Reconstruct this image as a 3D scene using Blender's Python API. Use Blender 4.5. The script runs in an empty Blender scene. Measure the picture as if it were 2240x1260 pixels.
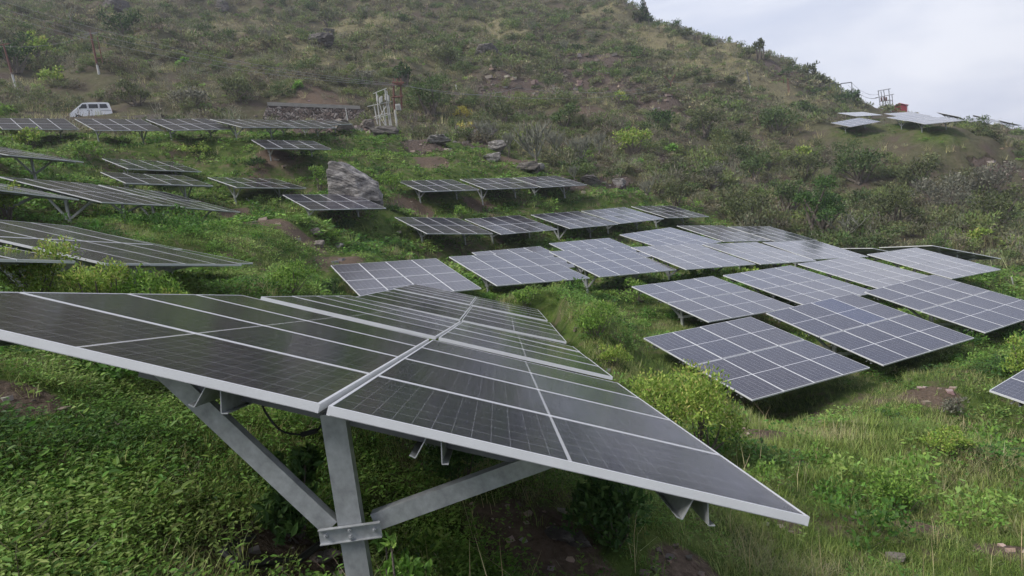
import bpy, math, random
import numpy as np
from mathutils import Vector, Matrix
R=math.radians
SC=bpy.context.scene
COL=SC.collection
rng=np.random.default_rng(7)
random.seed(7)
F=1400.0
cp,sp=math.cos(R(6.5)),math.sin(R(6.5)); cr,sr=math.cos(R(7.0)),math.sin(R(7.0))
CM=np.array([[cr,-sr,0],[sr,cr,0],[0,0,1.]])@np.array([[1,0,0],[0,sp,cp],[0,-cp,sp]])
def ray(px,py): return CM.T@np.array([(px-1120)/F,-(py-630)/F,-1.0])
def at(px,py,Y):
    d=ray(px,py); return d*(Y/d[1])
# table centres (x,y,z), azimuth of the row, tilt, row incline
P={'F1':(-0.89,4.74,-0.96,-1.44,20.43,-7.27),'F2':(-0.96,9.49,-1.56,-0.8,20.03,-6.97),'F3':(-1.08,14.44,-2.06,-0.59,19.15,-4.51),'F4':(-1.18,19.09,-2.4,-0.9,18.9,-4.42),'M1':(-3.91,23.58,-1.77,61.25,12.92,-4.46),'M2':(0.34,26.41,-2.17,60.01,15.05,-5.09),'M2b':(1.04,37.25,-2.66,73.01,16.15,-1.03),'M3':(4.79,30.01,-2.69,62.52,15.28,-4.33),'M3b':(5.73,39.49,-2.79,66.7,16.68,-0.93),'M4':(9.02,31.52,-3.07,64.34,14.24,-5.02),'M4b':(9.84,38.66,-2.56,59.39,14.51,-0.57),'M5':(13.74,35.16,-3.7,62.58,14.93,-5.77),'M5b':(14.35,42.43,-2.9,60.43,16.03,-6.38),'M6':(18.83,39.32,-4.37,70.78,13.7,-5.87),'M6b':(18.68,45.1,-3.52,61.89,15.58,-6.36),'M7':(16.32,29.06,-4.55,62.69,14.33,-3.16),'M8':(21.16,31.85,-4.9,62.5,15.61,-2.73),'R1':(6.48,17.63,-4.64,64.6,13.92,-1.84),'R2':(7.51,24.19,-4.01,63.05,14.26,-3.27),'R3':(11.12,20.1,-4.86,64.85,15.67,-0.72),'R4':(11.92,26.52,-4.3,62.46,14.36,-2.62),'R5':(15.89,22.71,-5,64.14,15.17,-0.03),'U1':(-3.55,37.88,-0.13,55.57,16.07,-6.58),'U2':(0.42,40.88,-0.59,56.07,15.91,-2.65),'U3':(4.82,44.21,-0.84,55.31,16.21,-2.38),'U4':(8.65,46.96,-0.99,57.67,15.82,-1.79),'U5':(13.04,50.51,-1.25,60.52,15.62,-4.83),'V1':(-4.27,45.49,2.66,59,15.61,-3.16),'V2':(-0.06,48.22,2.43,60.55,15.69,-3.07),'V3':(3.98,51.45,2.26,59.5,15.99,-2.11),'W1':(-9.31,36.31,1.94,52.89,16.11,-4.02),'W2':(-14.8,40.14,3.84,44.93,14.85,-3.86),'W3':(-18.57,35.78,4.28,43.63,15.03,-4.81),'W4':(-21.77,41.67,5.88,40.58,16.66,-3.78),'W5':(-15.74,51.02,7.5,57.6,16.49,-3.38),'X1':(-15.82,25.72,2.86,8.41,19.74,-1.91),'X2':(-15.2,30.44,2.63,7.96,20.64,-3.18),'Y1':(-8.11,12.52,0.5,4.57,18.86,-5.12),'T1':(-31.66,46.19,10.3,46.42,20.4,0.08),'T2':(-26.16,46.69,9.65,43.31,20.9,0.66),'T3':(-21.61,47.58,9.26,41.01,20.37,2.4),'T4':(-16.91,46.93,8.67,38.63,17.83,1.78),'T6':(-15.35,59.13,10.28,52.58,15.83,0.98),'D1':(48.85,87.94,6.71,83.29,15.93,3.48),'D2':(49.64,88.06,7.73,85.28,15.99,-5.11),'D3':(55.89,87.92,6.85,83.22,17.35,-2.56),'D4':(58.03,90.18,6.57,88.79,14.74,-1.06),'D5':(54.16,79.96,5.14,95.11,13.67,-1.58),'D6':(95.43,127.05,7.13,77.94,20.24,-1.9),'D10':(118.6,144.09,4.97,88.8,18.09,-5.67),'E1':(91.22,129.74,8.84,52.69,23,-8.83),'E2':(108.24,143.52,8.44,34.43,24.73,-0.17),'E3':(110.77,139.97,6.54,25.37,23.78,3.86),'M9':(24.88,37,-5.19,-5.6,17.2,-3.6),'X0':(-16.62,20.59,3.13,3.7,17.93,-3.94),'Z1':(-17.22,23.36,4.41,-10.81,18.51,2.05),'R6':(12.16,11.87,-5.17,56.49,14.59,-0.39),'Y0':(-8.45,7.56,0.96,2.62,17.94,-5.65),'Y2':(-9.48,16.79,0.31,0.71,17.98,-3.72),'T5':(-15.35,53.04,9.29,50.25,18.19,-0.35),'M9b':(24.4,42,-5.5,-6.5,17.5,-2.2)}

P['M2b']=(0.93,33.5,-2.39,61,15,-3);P['M3b']=(5.27,36.3,-2.57,62,15.5,-3)
P['D2']=(49.64,88.06,7.73,85,16,-5)
P['D6']=(95.4,127.,7.13,78,20,-2);P['D10']=(118.6,144.1,4.97,88,18,-5.7)
P['E1']=(91.2,129.7,8.84,52.7,23,-8.8);P['E2']=(108.2,143.5,8.44,34.4,24.7,0);P['E3']=(110.8,140.,6.54,25.4,23.8,3.9)
P['W5']=(-14.0,45.4,6.66,57.6,16.5,-3.4);P['T4']=(-17.6,48.9,9.03,38.6,17.8,1.8);P['Z1']=(-22.4,30.4,5.73,6,17,0)
P['M1']=(-3.91,23.58,-1.77,61.25,14.9,-4.46)
P['D2']=(54.6,96.9,8.5,80,16,-3);P['D3']=(60.4,94.9,7.4,83,17,-2.5);P['D4']=(55.7,86.6,6.3,88,14.7,-1)
TW,TH=4.3,4.2
def table_frame(k):
    x,y,z,az,tl,inc=P[k]; az,tl,inc=R(az),R(tl),R(inc)
    r=np.array([math.sin(az)*math.cos(inc),math.cos(az)*math.cos(inc),math.sin(inc)])
    d0=np.array([math.cos(az),-math.sin(az),0]); up=np.cross(d0,r)
    if up[2]<0: up=-up
    d=d0*math.cos(tl)-up*math.sin(tl)
    n=np.cross(d,r); n=n if n[2]>0 else -n
    return np.array([x,y,z]),r,d,n
FR={k:table_frame(k) for k in P}
# ---------------------------------------------------------------- terrain
ctl=[]
for k,(c,r,d,n) in FR.items():
    dz=1.2
    if k=='F1': dz=1.3
    ctl.append((c[0],c[1],c[2]-dz))
    if 1:
        for s in (-1.6,1.6): ctl.append((c[0]+r[0]*s,c[1]+r[1]*s,c[2]+r[2]*s-dz))
pix=[(197,264,65),(60,262,66),(330,260,67),(480,262,69),(600,270,72),(790,268,72),(650,205,77),(850,290,66),
 (0,0,150),(560,0,160),(1100,0,180),(1350,2,190),(1420,47,180),(1500,78,176),(1580,107,170),(1700,135,165),(1820,192,160),(1900,237,155),
 (500,120,104),(200,150,86),(0,190,80),(120,40,125),(800,100,120),(600,170,88),(1000,60,145),(1300,80,150),(1500,150,134),(1650,200,126),(1800,228,130),
 (1100,225,90),(1250,225,95),(1500,245,105),(1700,250,112),(1000,300,68),(1300,330,72),(1500,380,68),(1500,300,85),(1650,330,88),(1400,430,56),
 (1700,420,70),(1800,400,75),(1600,470,56),(1790,490,58),(1850,330,84),(1950,310,84),(2000,400,72),(2200,500,57),(2200,420,72),(2200,340,92),(2240,303,121),
 (1900,520,54),(2050,520,52),(2230,590,40),(2230,680,31),
 (1175,385,55),(1050,330,60),(900,340,55),(770,435,39.5),(700,360,47),(940,300,64),(1275,400,57),(1370,425,54),
 (600,520,27),(560,560,22),(400,610,17),(620,600,19),(1150,650,21),(1300,700,17),(1370,900,11.5),(1650,1010,9.5),(1950,960,11.5),(1900,1130,7.5),(2150,1150,7.4),(2100,850,15),(2150,1000,9.8),(2200,1250,6.2),
 (200,480,22),(650,490,31),(100,850,5.2),(30,1000,3.6),(300,1200,2.9),(1400,1240,4.6),(1400,1100,5.6),(1800,1240,5.6),(960,1000,6.0)]
for a in pix: ctl.append(tuple(at(*a)))
# far side of the ridge, and the ground outside the view
for (px,py,Y) in [(1350,2,190),(1500,78,176),(1700,135,165),(1900,237,155)]:
    q=at(px,py,Y); ctl.append((q[0]*1.3+12,q[1]*1.25,q[2]-34))
for a in [(1150,-58,197),(900,-165,208),(500,-450,215),(0,-520,215),(1000,-80,190)]: ctl.append(tuple(at(*a)))
ctl+=[(0,0,-1.75),(-3,1,-1.2),(3,-3,-2.6),(-12,-6,1.5),(14,-8,-8),(40,0,-15),(60,25,-15),(-40,10,9),(-60,40,16),(-30,25,7.5),(-40,-30,8),(40,-40,-16),
 (110,80,-8),(140,110,-12),(170,190,-30),(-150,80,60),(-120,20,38),(-150,170,105),(-60,270,110),(30,290,60),(200,60,-30),(120,165,2),(150,175,-12),(93,152,11.3),(62,98,4.6),(72,112,4.0),(84,122,4.6),(85,103,.6),tuple(at(2050,293,96)),tuple(at(2140,298,100)),tuple(at(2230,308,104)),tuple(at(2300,316,110)),tuple(at(2140,284,117)),tuple(at(2220,297,122)),(75,90,-1.5),(18,13,-7.6),(16,8,-7.8),(22,18,-7.2),(28,27,-7.0),(34,36,-7.6)]
ctl=np.array(ctl)
def tps_k(a,b):
    d2=((a[:,None,:]-b[None,:,:])**2).sum(2)/2500.
    return .5*d2*np.log(d2+1e-9)
_c=ctl[:,:2];_n=len(ctl)
_K=tps_k(_c,_c)+np.eye(_n)*2e-4
_Pm=np.hstack([np.ones((_n,1)),_c/50.])
_A=np.zeros((_n+3,_n+3));_A[:_n,:_n]=_K;_A[:_n,_n:]=_Pm;_A[_n:,:_n]=_Pm.T
_w=np.linalg.solve(_A,np.concatenate([ctl[:,2],np.zeros(3)]))
_g=np.random.default_rng(3)
_nw=[(_g.normal(size=2),_g.uniform(0,6.28)) for _ in range(60)]
def waves(x,y,wl,seed,n=7):
    g=np.random.default_rng(seed);o=np.zeros_like(x)
    for i in range(n):
        a=g.uniform(0,6.283);l=wl*g.uniform(.6,1.6);ph=g.uniform(0,6.283)
        o+=np.sin((x*math.cos(a)+y*math.sin(a))*6.283/l+ph+1.3*np.sin((x*math.sin(a)-y*math.cos(a))*6.283/(l*1.9)+ph*2))
    return o/math.sqrt(n)
def tablestat(x,y,keys=None):
    """plan clearance under the nearest table plane, and inside-footprint weight"""
    pz=np.full(x.shape,1e3);w=np.zeros(x.shape)
    for k in (keys or FR):
        c,r,d,n=FR[k]
        dx,dy=x-c[0],y-c[1]
        m=(abs(dx)<5)&(abs(dy)<5)
        if not m.any(): continue
        u=dx[m]*r[0]+dy[m]*r[1]; dh=d[:2]/np.linalg.norm(d[:2]); v=dx[m]*dh[0]+dy[m]*dh[1]
        z=c[2]-(n[0]*dx[m]+n[1]*dy[m])/n[2]
        e=np.maximum(abs(u)/(TW/2),abs(v)/(TH/2))
        ww=np.clip((1.35-e)/.3,0,1)
        wi=np.where(m)[0] if x.ndim==1 else None
        cur=w[m];up=ww>cur
        a=pz[m];a[up]=z[up];pz[m]=a
        cur[up]=ww[up];w[m]=cur
    return pz,w
def H(x,y,detail=True):
    x=np.atleast_1d(np.asarray(x,float));y=np.atleast_1d(np.asarray(y,float))
    out=np.empty(x.shape)
    for s in range(0,len(x),20000):
        q=np.stack([x[s:s+20000],y[s:s+20000]],1)
        out[s:s+20000]=tps_k(q,_c)@_w[:_n]+_w[_n]+q@_w[_n+1:]/50.
    rr=np.hypot(x,y)
    if detail:
        far=np.clip((rr-55)/50,0,1)
        for k in ('D1','D3','D5','D6','E1','E3'):
            c=FR[k][0]; far=far*np.clip((np.hypot(x-c[0],y-c[1])-13)/14,.10,1)
        c=at(1950,245,150); far=far*np.clip((np.hypot(x-c[0],y-c[1])-10)/14,.1,1)
        out+=.10*waves(x,y,5,1)*(1-far)+.05*waves(x,y,1.7,2)*(1-far)+far*(1.1*waves(x,y,26,3)+.5*waves(x,y,9,4))
        tw_=np.clip((rr-11)/6,0,1)*(1-far); out+=tw_*(.20*np.sin(out*6.283/1.75+.9*waves(x,y,14,8))+.13*waves(x,y,8,12))
        # ribs and gullies on the big slope
        out+=far*np.clip((rr-70)/40,0,1)*.9*np.abs(waves(x,y,15,6))
        pz,w=tablestat(x,y)
        lim=pz-.62
        out=np.where(w>0,np.minimum(out,out*(1-w)+np.minimum(out,lim)*w),out)
    return out
def H1(x,y): return float(H([x],[y])[0])
_T=np.geomspace(2,400,700)
def hit(px,py,near=None):
    d=ray(px,py); d=d/d[1]
    t=_T if near is None else _T[_T>near]
    x,y,z=d[0]*t,d[1]*t,d[2]*t
    h=H(x,y); b=np.where(z<h)[0]
    if len(b)==0: i=int(np.argmin(z-h)); return np.array([x[i],y[i],h[i]])
    i=b[0]
    if i==0: return np.array([x[0],y[0],h[0]])
    f=(z[i-1]-h[i-1])/((z[i-1]-h[i-1])-(z[i]-h[i])+1e-9)
    X,Y=x[i-1]+f*(x[i]-x[i-1]),y[i-1]+f*(y[i]-y[i-1]); return np.array([X,Y,H1(X,Y)])
_fc=np.array([FR[k][0][:2] for k in FR if k[0] not in 'DE']+[(4,4),(6,8),(0,0),(-4,2),(-5,6),(10,6),(5,12),(14,8),(20,16),(26,26),(-7,20),(-8,28),(-12,46),(-3,52),(-14,52),(-6,32),(-27,38),(-28,30),(-16,12),(29,34),(31,28),(-1,56),(-24,40)],float)
_fd=np.array([FR[k][0][:2] for k in FR if k[0] in 'DE'],float)
def fieldw(x,y):
    d=np.full(x.shape,1e3)
    for c in _fc: d=np.minimum(d,np.hypot(x-c[0],y-c[1]))
    d=d+1.2*waves(x,y,6,9)
    for c in _fd: d=np.minimum(d,np.hypot(x-c[0],y-c[1])+4.2)
    return np.clip((8.2-d)/2.5,0,1)
# ---------------------------------------------------------------- materials
def mat(name):
    m=bpy.data.materials.new(name); m.use_nodes=True; nt=m.node_tree; b=nt.nodes['Principled BSDF']; return m,nt,b
def N(nt,t,**k):
    n=nt.nodes.new(t)
    for a,v in k.items():
        if a in n.inputs.keys() if hasattr(n.inputs,'keys') else False: n.inputs[a].default_value=v
        else: setattr(n,a,v)
    return n
def L(nt,a,b): nt.links.new(a,b)
def ramp(nt,fac,stops,interp='LINEAR'):
    r=nt.nodes.new('ShaderNodeValToRGB'); r.color_ramp.interpolation=interp
    e=r.color_ramp.elements
    while len(e)<len(stops): e.new(.5)
    for i,(p,c) in enumerate(stops):
        e[i].position=p; e[i].color=(*c,1) if len(c)==3 else c
    L(nt,fac,r.inputs[0]); return r.outputs[0]
def noise(nt,vec,scale,detail=4,rough=.6,dist=0):
    n=nt.nodes.new('ShaderNodeTexNoise'); n.inputs['Scale'].default_value=scale; n.inputs['Detail'].default_value=detail
    n.inputs['Roughness'].default_value=rough; n.inputs['Distortion'].default_value=dist
    if vec is not None: L(nt,vec,n.inputs['Vector'])
    return n.outputs['Fac']
def mixc(nt,f,a,b,mode='MIX'):
    n=nt.nodes.new('ShaderNodeMix'); n.data_type='RGBA'; n.blend_type=mode
    for s,v in ((n.inputs[0],f),(n.inputs[6],a),(n.inputs[7],b)):
        if isinstance(v,(int,float)): s.default_value=v
        elif isinstance(v,tuple): s.default_value=(*v,1)
        else: L(nt,v,s)
    return n.outputs[2]
def mth(nt,op,a,b=None,clamp=False):
    n=nt.nodes.new('ShaderNodeMath'); n.operation=op; n.use_clamp=clamp
    for i,v in enumerate((a,b)):
        if v is None: continue
        if isinstance(v,(int,float)): n.inputs[i].default_value=v
        else: L(nt,v,n.inputs[i])
    return n.outputs[0]
def bump(nt,b,h,dist,strength=1):
    n=nt.nodes.new('ShaderNodeBump'); n.inputs['Strength'].default_value=strength; n.inputs['Distance'].default_value=dist
    L(nt,h,n.inputs['Height']); L(nt,n.outputs[0],b.inputs['Normal'])
def geo(nt): return nt.nodes.new('ShaderNodeNewGeometry').outputs['Position']
def objc(nt): return nt.nodes.new('ShaderNodeTexCoord').outputs['Object']
def simple(name,col,rough=.6,metal=0,var=.15,sc=6,bmp=0,spec=None):
    m,nt,b=mat(name); v=objc(nt); n=noise(nt,v,sc,5)
    c=ramp(nt,n,[(.25,tuple(x*(1-var) for x in col)),(.75,tuple(min(1,x*(1+var)) for x in col))])
    L(nt,c,b.inputs['Base Color']); b.inputs['Roughness'].default_value=rough; b.inputs['Metallic'].default_value=metal
    if spec is not None: b.inputs['Specular IOR Level'].default_value=spec
    if bmp: bump(nt,b,noise(nt,v,sc*4,6),bmp)
    return m
M={}
# foliage: colour from the per-face tint attribute
def foliage(name,trans=.3,rough=.55,gain=1.0):
    m,nt,b=mat(name)
    a0=nt.nodes.new('ShaderNodeAttribute'); a0.attribute_name='tint'
    a=nt.nodes.new('ShaderNodeVectorMath'); a.operation='SCALE'; L(nt,a0.outputs['Vector'],a.inputs[0]); a.inputs['Scale'].default_value=gain
    L(nt,a.outputs['Vector'],b.inputs['Base Color']); b.inputs['Roughness'].default_value=rough
    b.inputs['Specular IOR Level'].default_value=.25
    if trans:
        t=nt.nodes.new('ShaderNodeBsdfTranslucent'); L(nt,a.outputs['Vector'],t.inputs[0])
        mx=nt.nodes.new('ShaderNodeMixShader'); mx.inputs[0].default_value=trans
        L(nt,b.outputs[0],mx.inputs[1]); L(nt,t.outputs[0],mx.inputs[2])
        L(nt,mx.outputs[0],nt.nodes['Material Output'].inputs[0])
    return m
M['leaf']=foliage('leaf',.38,.55,1.75); M['scrub']=foliage('scrub_leaf',.34,.85,2.2)
M['bark']=simple('bark',(.13,.11,.09),.9,0,.35,9,.02)
M['palebark']=simple('pale_bark',(.165,.17,.13),.85,0,.3,7,.02)
M['steel']=simple('galvanised_steel',(.37,.385,.395),.48,.35,.32,18,.0005)
M['darksteel']=simple('weathered_steel',(.16,.165,.17),.5,.4,.25,8,.0006)
M['alu']=simple('aluminium_frame',(.66,.67,.69),.42,.15,.05,8)
M['rust']=simple('rusty_iron',(.14,.06,.045),.75,.1,.35,6,.004)
M['whitep']=simple('white_weathered_paint',(.47,.47,.45),.6,0,.15,4,.002)
M['conc']=simple('concrete',(.25,.24,.22),.9,0,.22,1.6,.01)
M['black']=simple('black_rubber',(.012,.012,.012),.5,0,.2,8)
M['wire']=simple('wire_metal',(.26,.26,.26),.5,.3,.1,2)
M['vanw']=simple('van_white_paint',(.90,.90,.90),.25,0,.03,2)
M['glassd']=simple('dark_window_glass',(.03,.035,.04),.08,0,.1,2)
M['red']=simple('red_painted_sheet',(.36,.018,.03),.5,0,.2,2,.004)
M['grey']=simple('grey_plastic',(.10,.10,.10),.5,0,.1,4)
M['lamp']=simple('lamp_lens',(.55,.5,.45),.15,0,.05,4)
M['ceramic']=simple('brown_ceramic',(.12,.05,.035),.3,0,.1,4)
# solar glass with cell grid (u across 6 cells, v along 24 half cells)
def gridline(nt,c,n,w):
    f=mth(nt,'FRACT',mth(nt,'MULTIPLY',c,n)); d=mth(nt,'MINIMUM',f,mth(nt,'SUBTRACT',1.0,f)); return mth(nt,'LESS_THAN',d,w)
for BLUE in (0,1):
    m,nt,b=mat('solar_glass_blue' if BLUE else 'solar_glass'); M['glass_blue' if BLUE else 'glass']=m
    uv=nt.nodes.new('ShaderNodeUVMap').outputs[0]
    s=nt.nodes.new('ShaderNodeSeparateXYZ'); L(nt,uv,s.inputs[0])
    gu=gridline(nt,s.outputs[0],6,.013); gv=gridline(nt,s.outputs[1],24,.0105)
    g=mth(nt,'MAXIMUM',gu,gv)
    bus=gridline(nt,s.outputs[0],54,.035)
    mid=mth(nt,'LESS_THAN',mth(nt,'ABSOLUTE',mth(nt,'SUBTRACT',s.outputs[1],.5)),.0042)
    oi=nt.nodes.new('ShaderNodeObjectInfo').outputs['Random']
    ii=mth(nt,'ADD',mth(nt,'FLOOR',mth(nt,'MULTIPLY',s.outputs[0],6)),mth(nt,'MULTIPLY',mth(nt,'FLOOR',mth(nt,'MULTIPLY',s.outputs[1],24)),7.3))
    wn=nt.nodes.new('ShaderNodeTexWhiteNoise'); wn.noise_dimensions='1D'; L(nt,mth(nt,'ADD',ii,mth(nt,'MULTIPLY',oi,99.)),wn.inputs['W'])
    cell=mixc(nt,oi,(.017,.014,.028),(.017,.018,.040))
    cell=mixc(nt,mth(nt,'MULTIPLY',wn.outputs[0],.3),cell,(.040,.037,.050))
    if BLUE: cell=mixc(nt,.45,cell,(.020,.040,.120))
    cell=mixc(nt,mth(nt,'MULTIPLY',bus,.12),cell,(.12,.12,.13))
    dust=noise(nt,objc(nt),2.2,6,.65,.6)
    cell=mixc(nt,mth(nt,'MULTIPLY',ramp(nt,dust,[(.35,(0,0,0)),(.8,(1,1,1))]),.06),cell,(.22,.20,.17))
    mpd=nt.nodes.new('ShaderNodeMapping'); L(nt,objc(nt),mpd.inputs[0]); mpd.inputs['Scale'].default_value=(9,.7,1)
    cell=mixc(nt,mth(nt,'MULTIPLY',ramp(nt,noise(nt,mpd.outputs[0],1.6,5,.6),[(.45,(0,)*3),(.75,(1,)*3)]),.07),cell,(.24,.22,.19))
    cell=mixc(nt,mth(nt,'MULTIPLY',ramp(nt,s.outputs[1],[(.0,(1,)*3),(.05,(0,)*3)]),.16),cell,(.26,.23,.19))
    drop=ramp(nt,noise(nt,objc(nt),7.,2,.5),[(.80,(0,)*3),(.815,(1,)*3)]); cell=mixc(nt,drop,cell,(.5,.5,.48))
    c=mixc(nt,g,cell,(.29,.29,.32)); c=mixc(nt,mid,c,(.62,.62,.64))
    L(nt,c,b.inputs['Base Color']); b.inputs['IOR'].default_value=1.44; b.inputs['Coat Weight'].default_value=.8; b.inputs['Coat IOR'].default_value=1.25; b.inputs['Coat Roughness'].default_value=.12
    L(nt,ramp(nt,dust,[(.3,(.12,)*3),(.8,(.22,)*3)]),b.inputs['Roughness'])
    sag=mth(nt,'MULTIPLY',mth(nt,'MULTIPLY',s.outputs[0],mth(nt,'SUBTRACT',1.0,s.outputs[0])),-4.0)
    bump(nt,b,mth(nt,'ADD',sag,mth(nt,'MULTIPLY',noise(nt,objc(nt),.7,0),.35)),.0055,1.0)
# rock
def rockmat(name,c1,c2,c3,sc=1.0):
    m,nt,b=mat(name); v=objc(nt)
    mp=nt.nodes.new('ShaderNodeMapping'); L(nt,v,mp.inputs[0]); mp.inputs['Scale'].default_value=(1.0,1.0,2.3); mp.inputs['Rotation'].default_value=(.2,.55,0)
    n1=noise(nt,mp.outputs[0],1.5*sc,8,.7,.5); n2=noise(nt,v,5*sc,6,.7)
    c=ramp(nt,n1,[(.3,c1),(.5,c2),(.68,c3)]); c=mixc(nt,.45,c,ramp(nt,n2,[(.3,(.05,.045,.04)),(.7,(.5,.48,.45))]),'OVERLAY')
    L(nt,c,b.inputs['Base Color']); b.inputs['Roughness'].default_value=.9
    bump(nt,b,mth(nt,'ADD',n1,mth(nt,'MULTIPLY',n2,.4)),.14/sc)
    return m
M['rock']=rockmat('layered_grey_rock',(.05,.045,.042),(.27,.255,.245),(.56,.54,.52))
M['rockd']=rockmat('dark_rock',(.05,.045,.042),(.12,.11,.10),(.23,.21,.19),1.4)
M['stone']=rockmat('pale_stone',(.12,.10,.085),(.21,.185,.16),(.34,.31,.28),3)
# masonry
m,nt,b=mat('rubble_masonry'); M['masonry']=m
v=objc(nt); vo=nt.nodes.new('ShaderNodeTexVoronoi'); vo.feature='F1'; vo.inputs['Scale'].default_value=2.9
nv=nt.nodes.new('ShaderNodeVectorMath'); nv.operation='ADD'; L(nt,v,nv.inputs[0]); nz=nt.nodes.new('ShaderNodeTexNoise'); nz.inputs['Scale'].default_value=1.5; L(nt,v,nz.inputs['Vector']); L(nt,nz.outputs['Color'],nv.inputs[1])
L(nt,nv.outputs[0],vo.inputs['Vector'])
ve=nt.nodes.new('ShaderNodeTexVoronoi'); ve.feature='DISTANCE_TO_EDGE'; ve.inputs['Scale'].default_value=2.9; L(nt,nv.outputs[0],ve.inputs['Vector'])
sx=nt.nodes.new('ShaderNodeSeparateColor'); L(nt,vo.outputs['Color'],sx.inputs[0])
c=ramp(nt,sx.outputs[0],[(0,(.08,.06,.05)),(.4,(.18,.135,.115)),(.75,(.26,.215,.19)),(1,(.38,.34,.31))])
c=mixc(nt,ramp(nt,ve.outputs[0],[(.02,(1,1,1)),(.10,(0,0,0))]),c,(.03,.026,.022))
L(nt,c,b.inputs['Base Color']); b.inputs['Roughness'].default_value=.95; bump(nt,b,ve.outputs[0],.25)
# ground
m,nt,b=mat('hill_ground'); M['ground']=m
v=geo(nt)
n1=noise(nt,v,.35,6,.6,.4); n2=noise(nt,v,2.2,6,.65,.3); n3=noise(nt,v,14,5,.7)
n4=noise(nt,v,.9,8,.72,.6)
def attr(n):
    a=nt.nodes.new('ShaderNodeAttribute'); a.attribute_name=n
    if n=='field': return a.outputs['Fac']
    return ramp(nt,mth(nt,'ADD',mth(nt,'MULTIPLY',a.outputs['Fac'],.55),mth(nt,'MULTIPLY',n4,.9)),[(.66,(0,)*3),(.80,(1,)*3)])
gr=ramp(nt,n2,[(.28,(.030,.050,.012)),(.5,(.075,.115,.026)),(.72,(.14,.165,.05))])
soil=ramp(nt,n3,[(.3,(.070,.052,.038)),(.6,(.15,.112,.084)),(.8,(.27,.22,.175))])
fld=mixc(nt,ramp(nt,mth(nt,'ADD',mth(nt,'MULTIPLY',n1,.5),mth(nt,'MULTIPLY',n2,.5)),[(.50,(0,0,0)),(.62,(1,1,1))]),gr,soil)
hl=ramp(nt,n2,[(.25,(.046,.048,.024)),(.45,(.080,.080,.042)),(.6,(.105,.098,.058)),(.78,(.18,.165,.10))])
hl=mixc(nt,ramp(nt,n1,[(.45,(0,0,0)),(.65,(1,1,1))]),hl,ramp(nt,n3,[(.3,(.05,.040,.032)),(.7,(.13,.10,.08))]))
c=mixc(nt,attr('field'),hl,fld)
c=mixc(nt,mth(nt,'MULTIPLY',attr('dry'),ramp(nt,n2,[(.3,(0,)*3),(.6,(1,)*3)])),c,ramp(nt,n3,[(.3,(.12,.11,.055)),(.7,(.27,.24,.14))]))
c=mixc(nt,attr('soil'),c,soil)
rk=ramp(nt,n3,[(.35,(.040,.033,.028)),(.5,(.115,.088,.073)),(.7,(.25,.20,.165))])
c=mixc(nt,attr('rock'),c,rk)
L(nt,c,b.inputs['Base Color']); b.inputs['Roughness'].default_value=1.0; b.inputs['Specular IOR Level'].default_value=.1
bump(nt,b,mth(nt,'ADD',mth(nt,'ADD',mth(nt,'MULTIPLY',n2,1.0),mth(nt,'MULTIPLY',n3,.35)),mth(nt,'MULTIPLY',mth(nt,'MULTIPLY',attr('rock'),n4),4.)),.16)
# ---------------------------------------------------------------- object helpers
def tag(o,label=None,cat=None,group=None,kind=None):
    if label: o['label']=label
    if cat: o['category']=cat
    if group: o['group']=group
    if kind: o['kind']=kind
    return o
def empty(name,loc=(0,0,0),rz=0):
    o=bpy.data.objects.new(name,None); o.empty_display_size=.2; o.location=loc; o.rotation_euler=(0,0,rz); COL.objects.link(o); return o
def link(name,me,parent=None,m=None):
    o=bpy.data.objects.new(name,me); COL.objects.link(o)
    if parent is not None: o.parent=parent
    if m is not None and not me.materials: me.materials.append(m)
    return o
class MB:
    def __init__(s): s.v=[];s.f=[];s.uv=None
    def add(s,vs,fs):
        b=len(s.v); s.v+= [tuple(map(float,p)) for p in vs]; s.f+=[tuple(i+b for i in q) for q in fs]; return s
    def box(s,c,h,rot=None):
        c=Vector(c); pts=[]
        for x in(-1,1):
            for y in(-1,1):
                for z in(-1,1):
                    p=Vector((x*h[0],y*h[1],z*h[2])); p=(rot@p if rot else p)+c; pts.append(p)
        return s.add(pts,[(0,1,3,2),(4,6,7,5),(0,4,5,1),(2,3,7,6),(0,2,6,4),(1,5,7,3)])
    def prism(s,poly,z0,z1,M4=None):
        n=len(poly); pts=[Vector((x,y,z0)) for x,y in poly]+[Vector((x,y,z1)) for x,y in poly]
        if M4: pts=[M4@p for p in pts]
        return s.add(pts,[tuple(range(n))[::-1],tuple(range(n,2*n))]+[(i,(i+1)%n,(i+1)%n+n,i+n) for i in range(n)])
    def tube(s,pts,rad,n=6,cap=True):
        pts=[Vector(p) for p in pts]
        if not hasattr(rad,'__len__'): rad=[rad]*len(pts)
        ref=Vector((.3,.2,1)).normalized(); rings=[]
        for i,p in enumerate(pts):
            t=(pts[min(i+1,len(pts)-1)]-pts[max(i-1,0)]).normalized()
            a=t.cross(ref)
            if a.length<.05: a=t.cross(Vector((1,0,0)))
            a.normalize(); b2=t.cross(a)
            rings.append([p+(a*math.cos(6.2832*k/n)+b2*math.sin(6.2832*k/n))*rad[i] for k in range(n)])
        fs=[]
        for i in range(len(pts)-1):
            for k in range(n): fs.append((i*n+k,i*n+(k+1)%n,(i+1)*n+(k+1)%n,(i+1)*n+k))
        if cap: fs.append(tuple(range(n))[::-1]); fs.append(tuple(range((len(pts)-1)*n,len(pts)*n)))
        return s.add([p for r in rings for p in r],fs)
    def mesh(s,name,m=None,smooth=False):
        me=bpy.data.meshes.new(name); me.from_pydata(s.v,[],s.f); me.update()
        if m: me.materials.append(m)
        if smooth: me.polygons.foreach_set('use_smooth',[True]*len(me.polygons))
        return me
    def build(s,name,m,parent=None,smooth=False): return link(name,s.mesh(name,m,smooth),parent)
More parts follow.
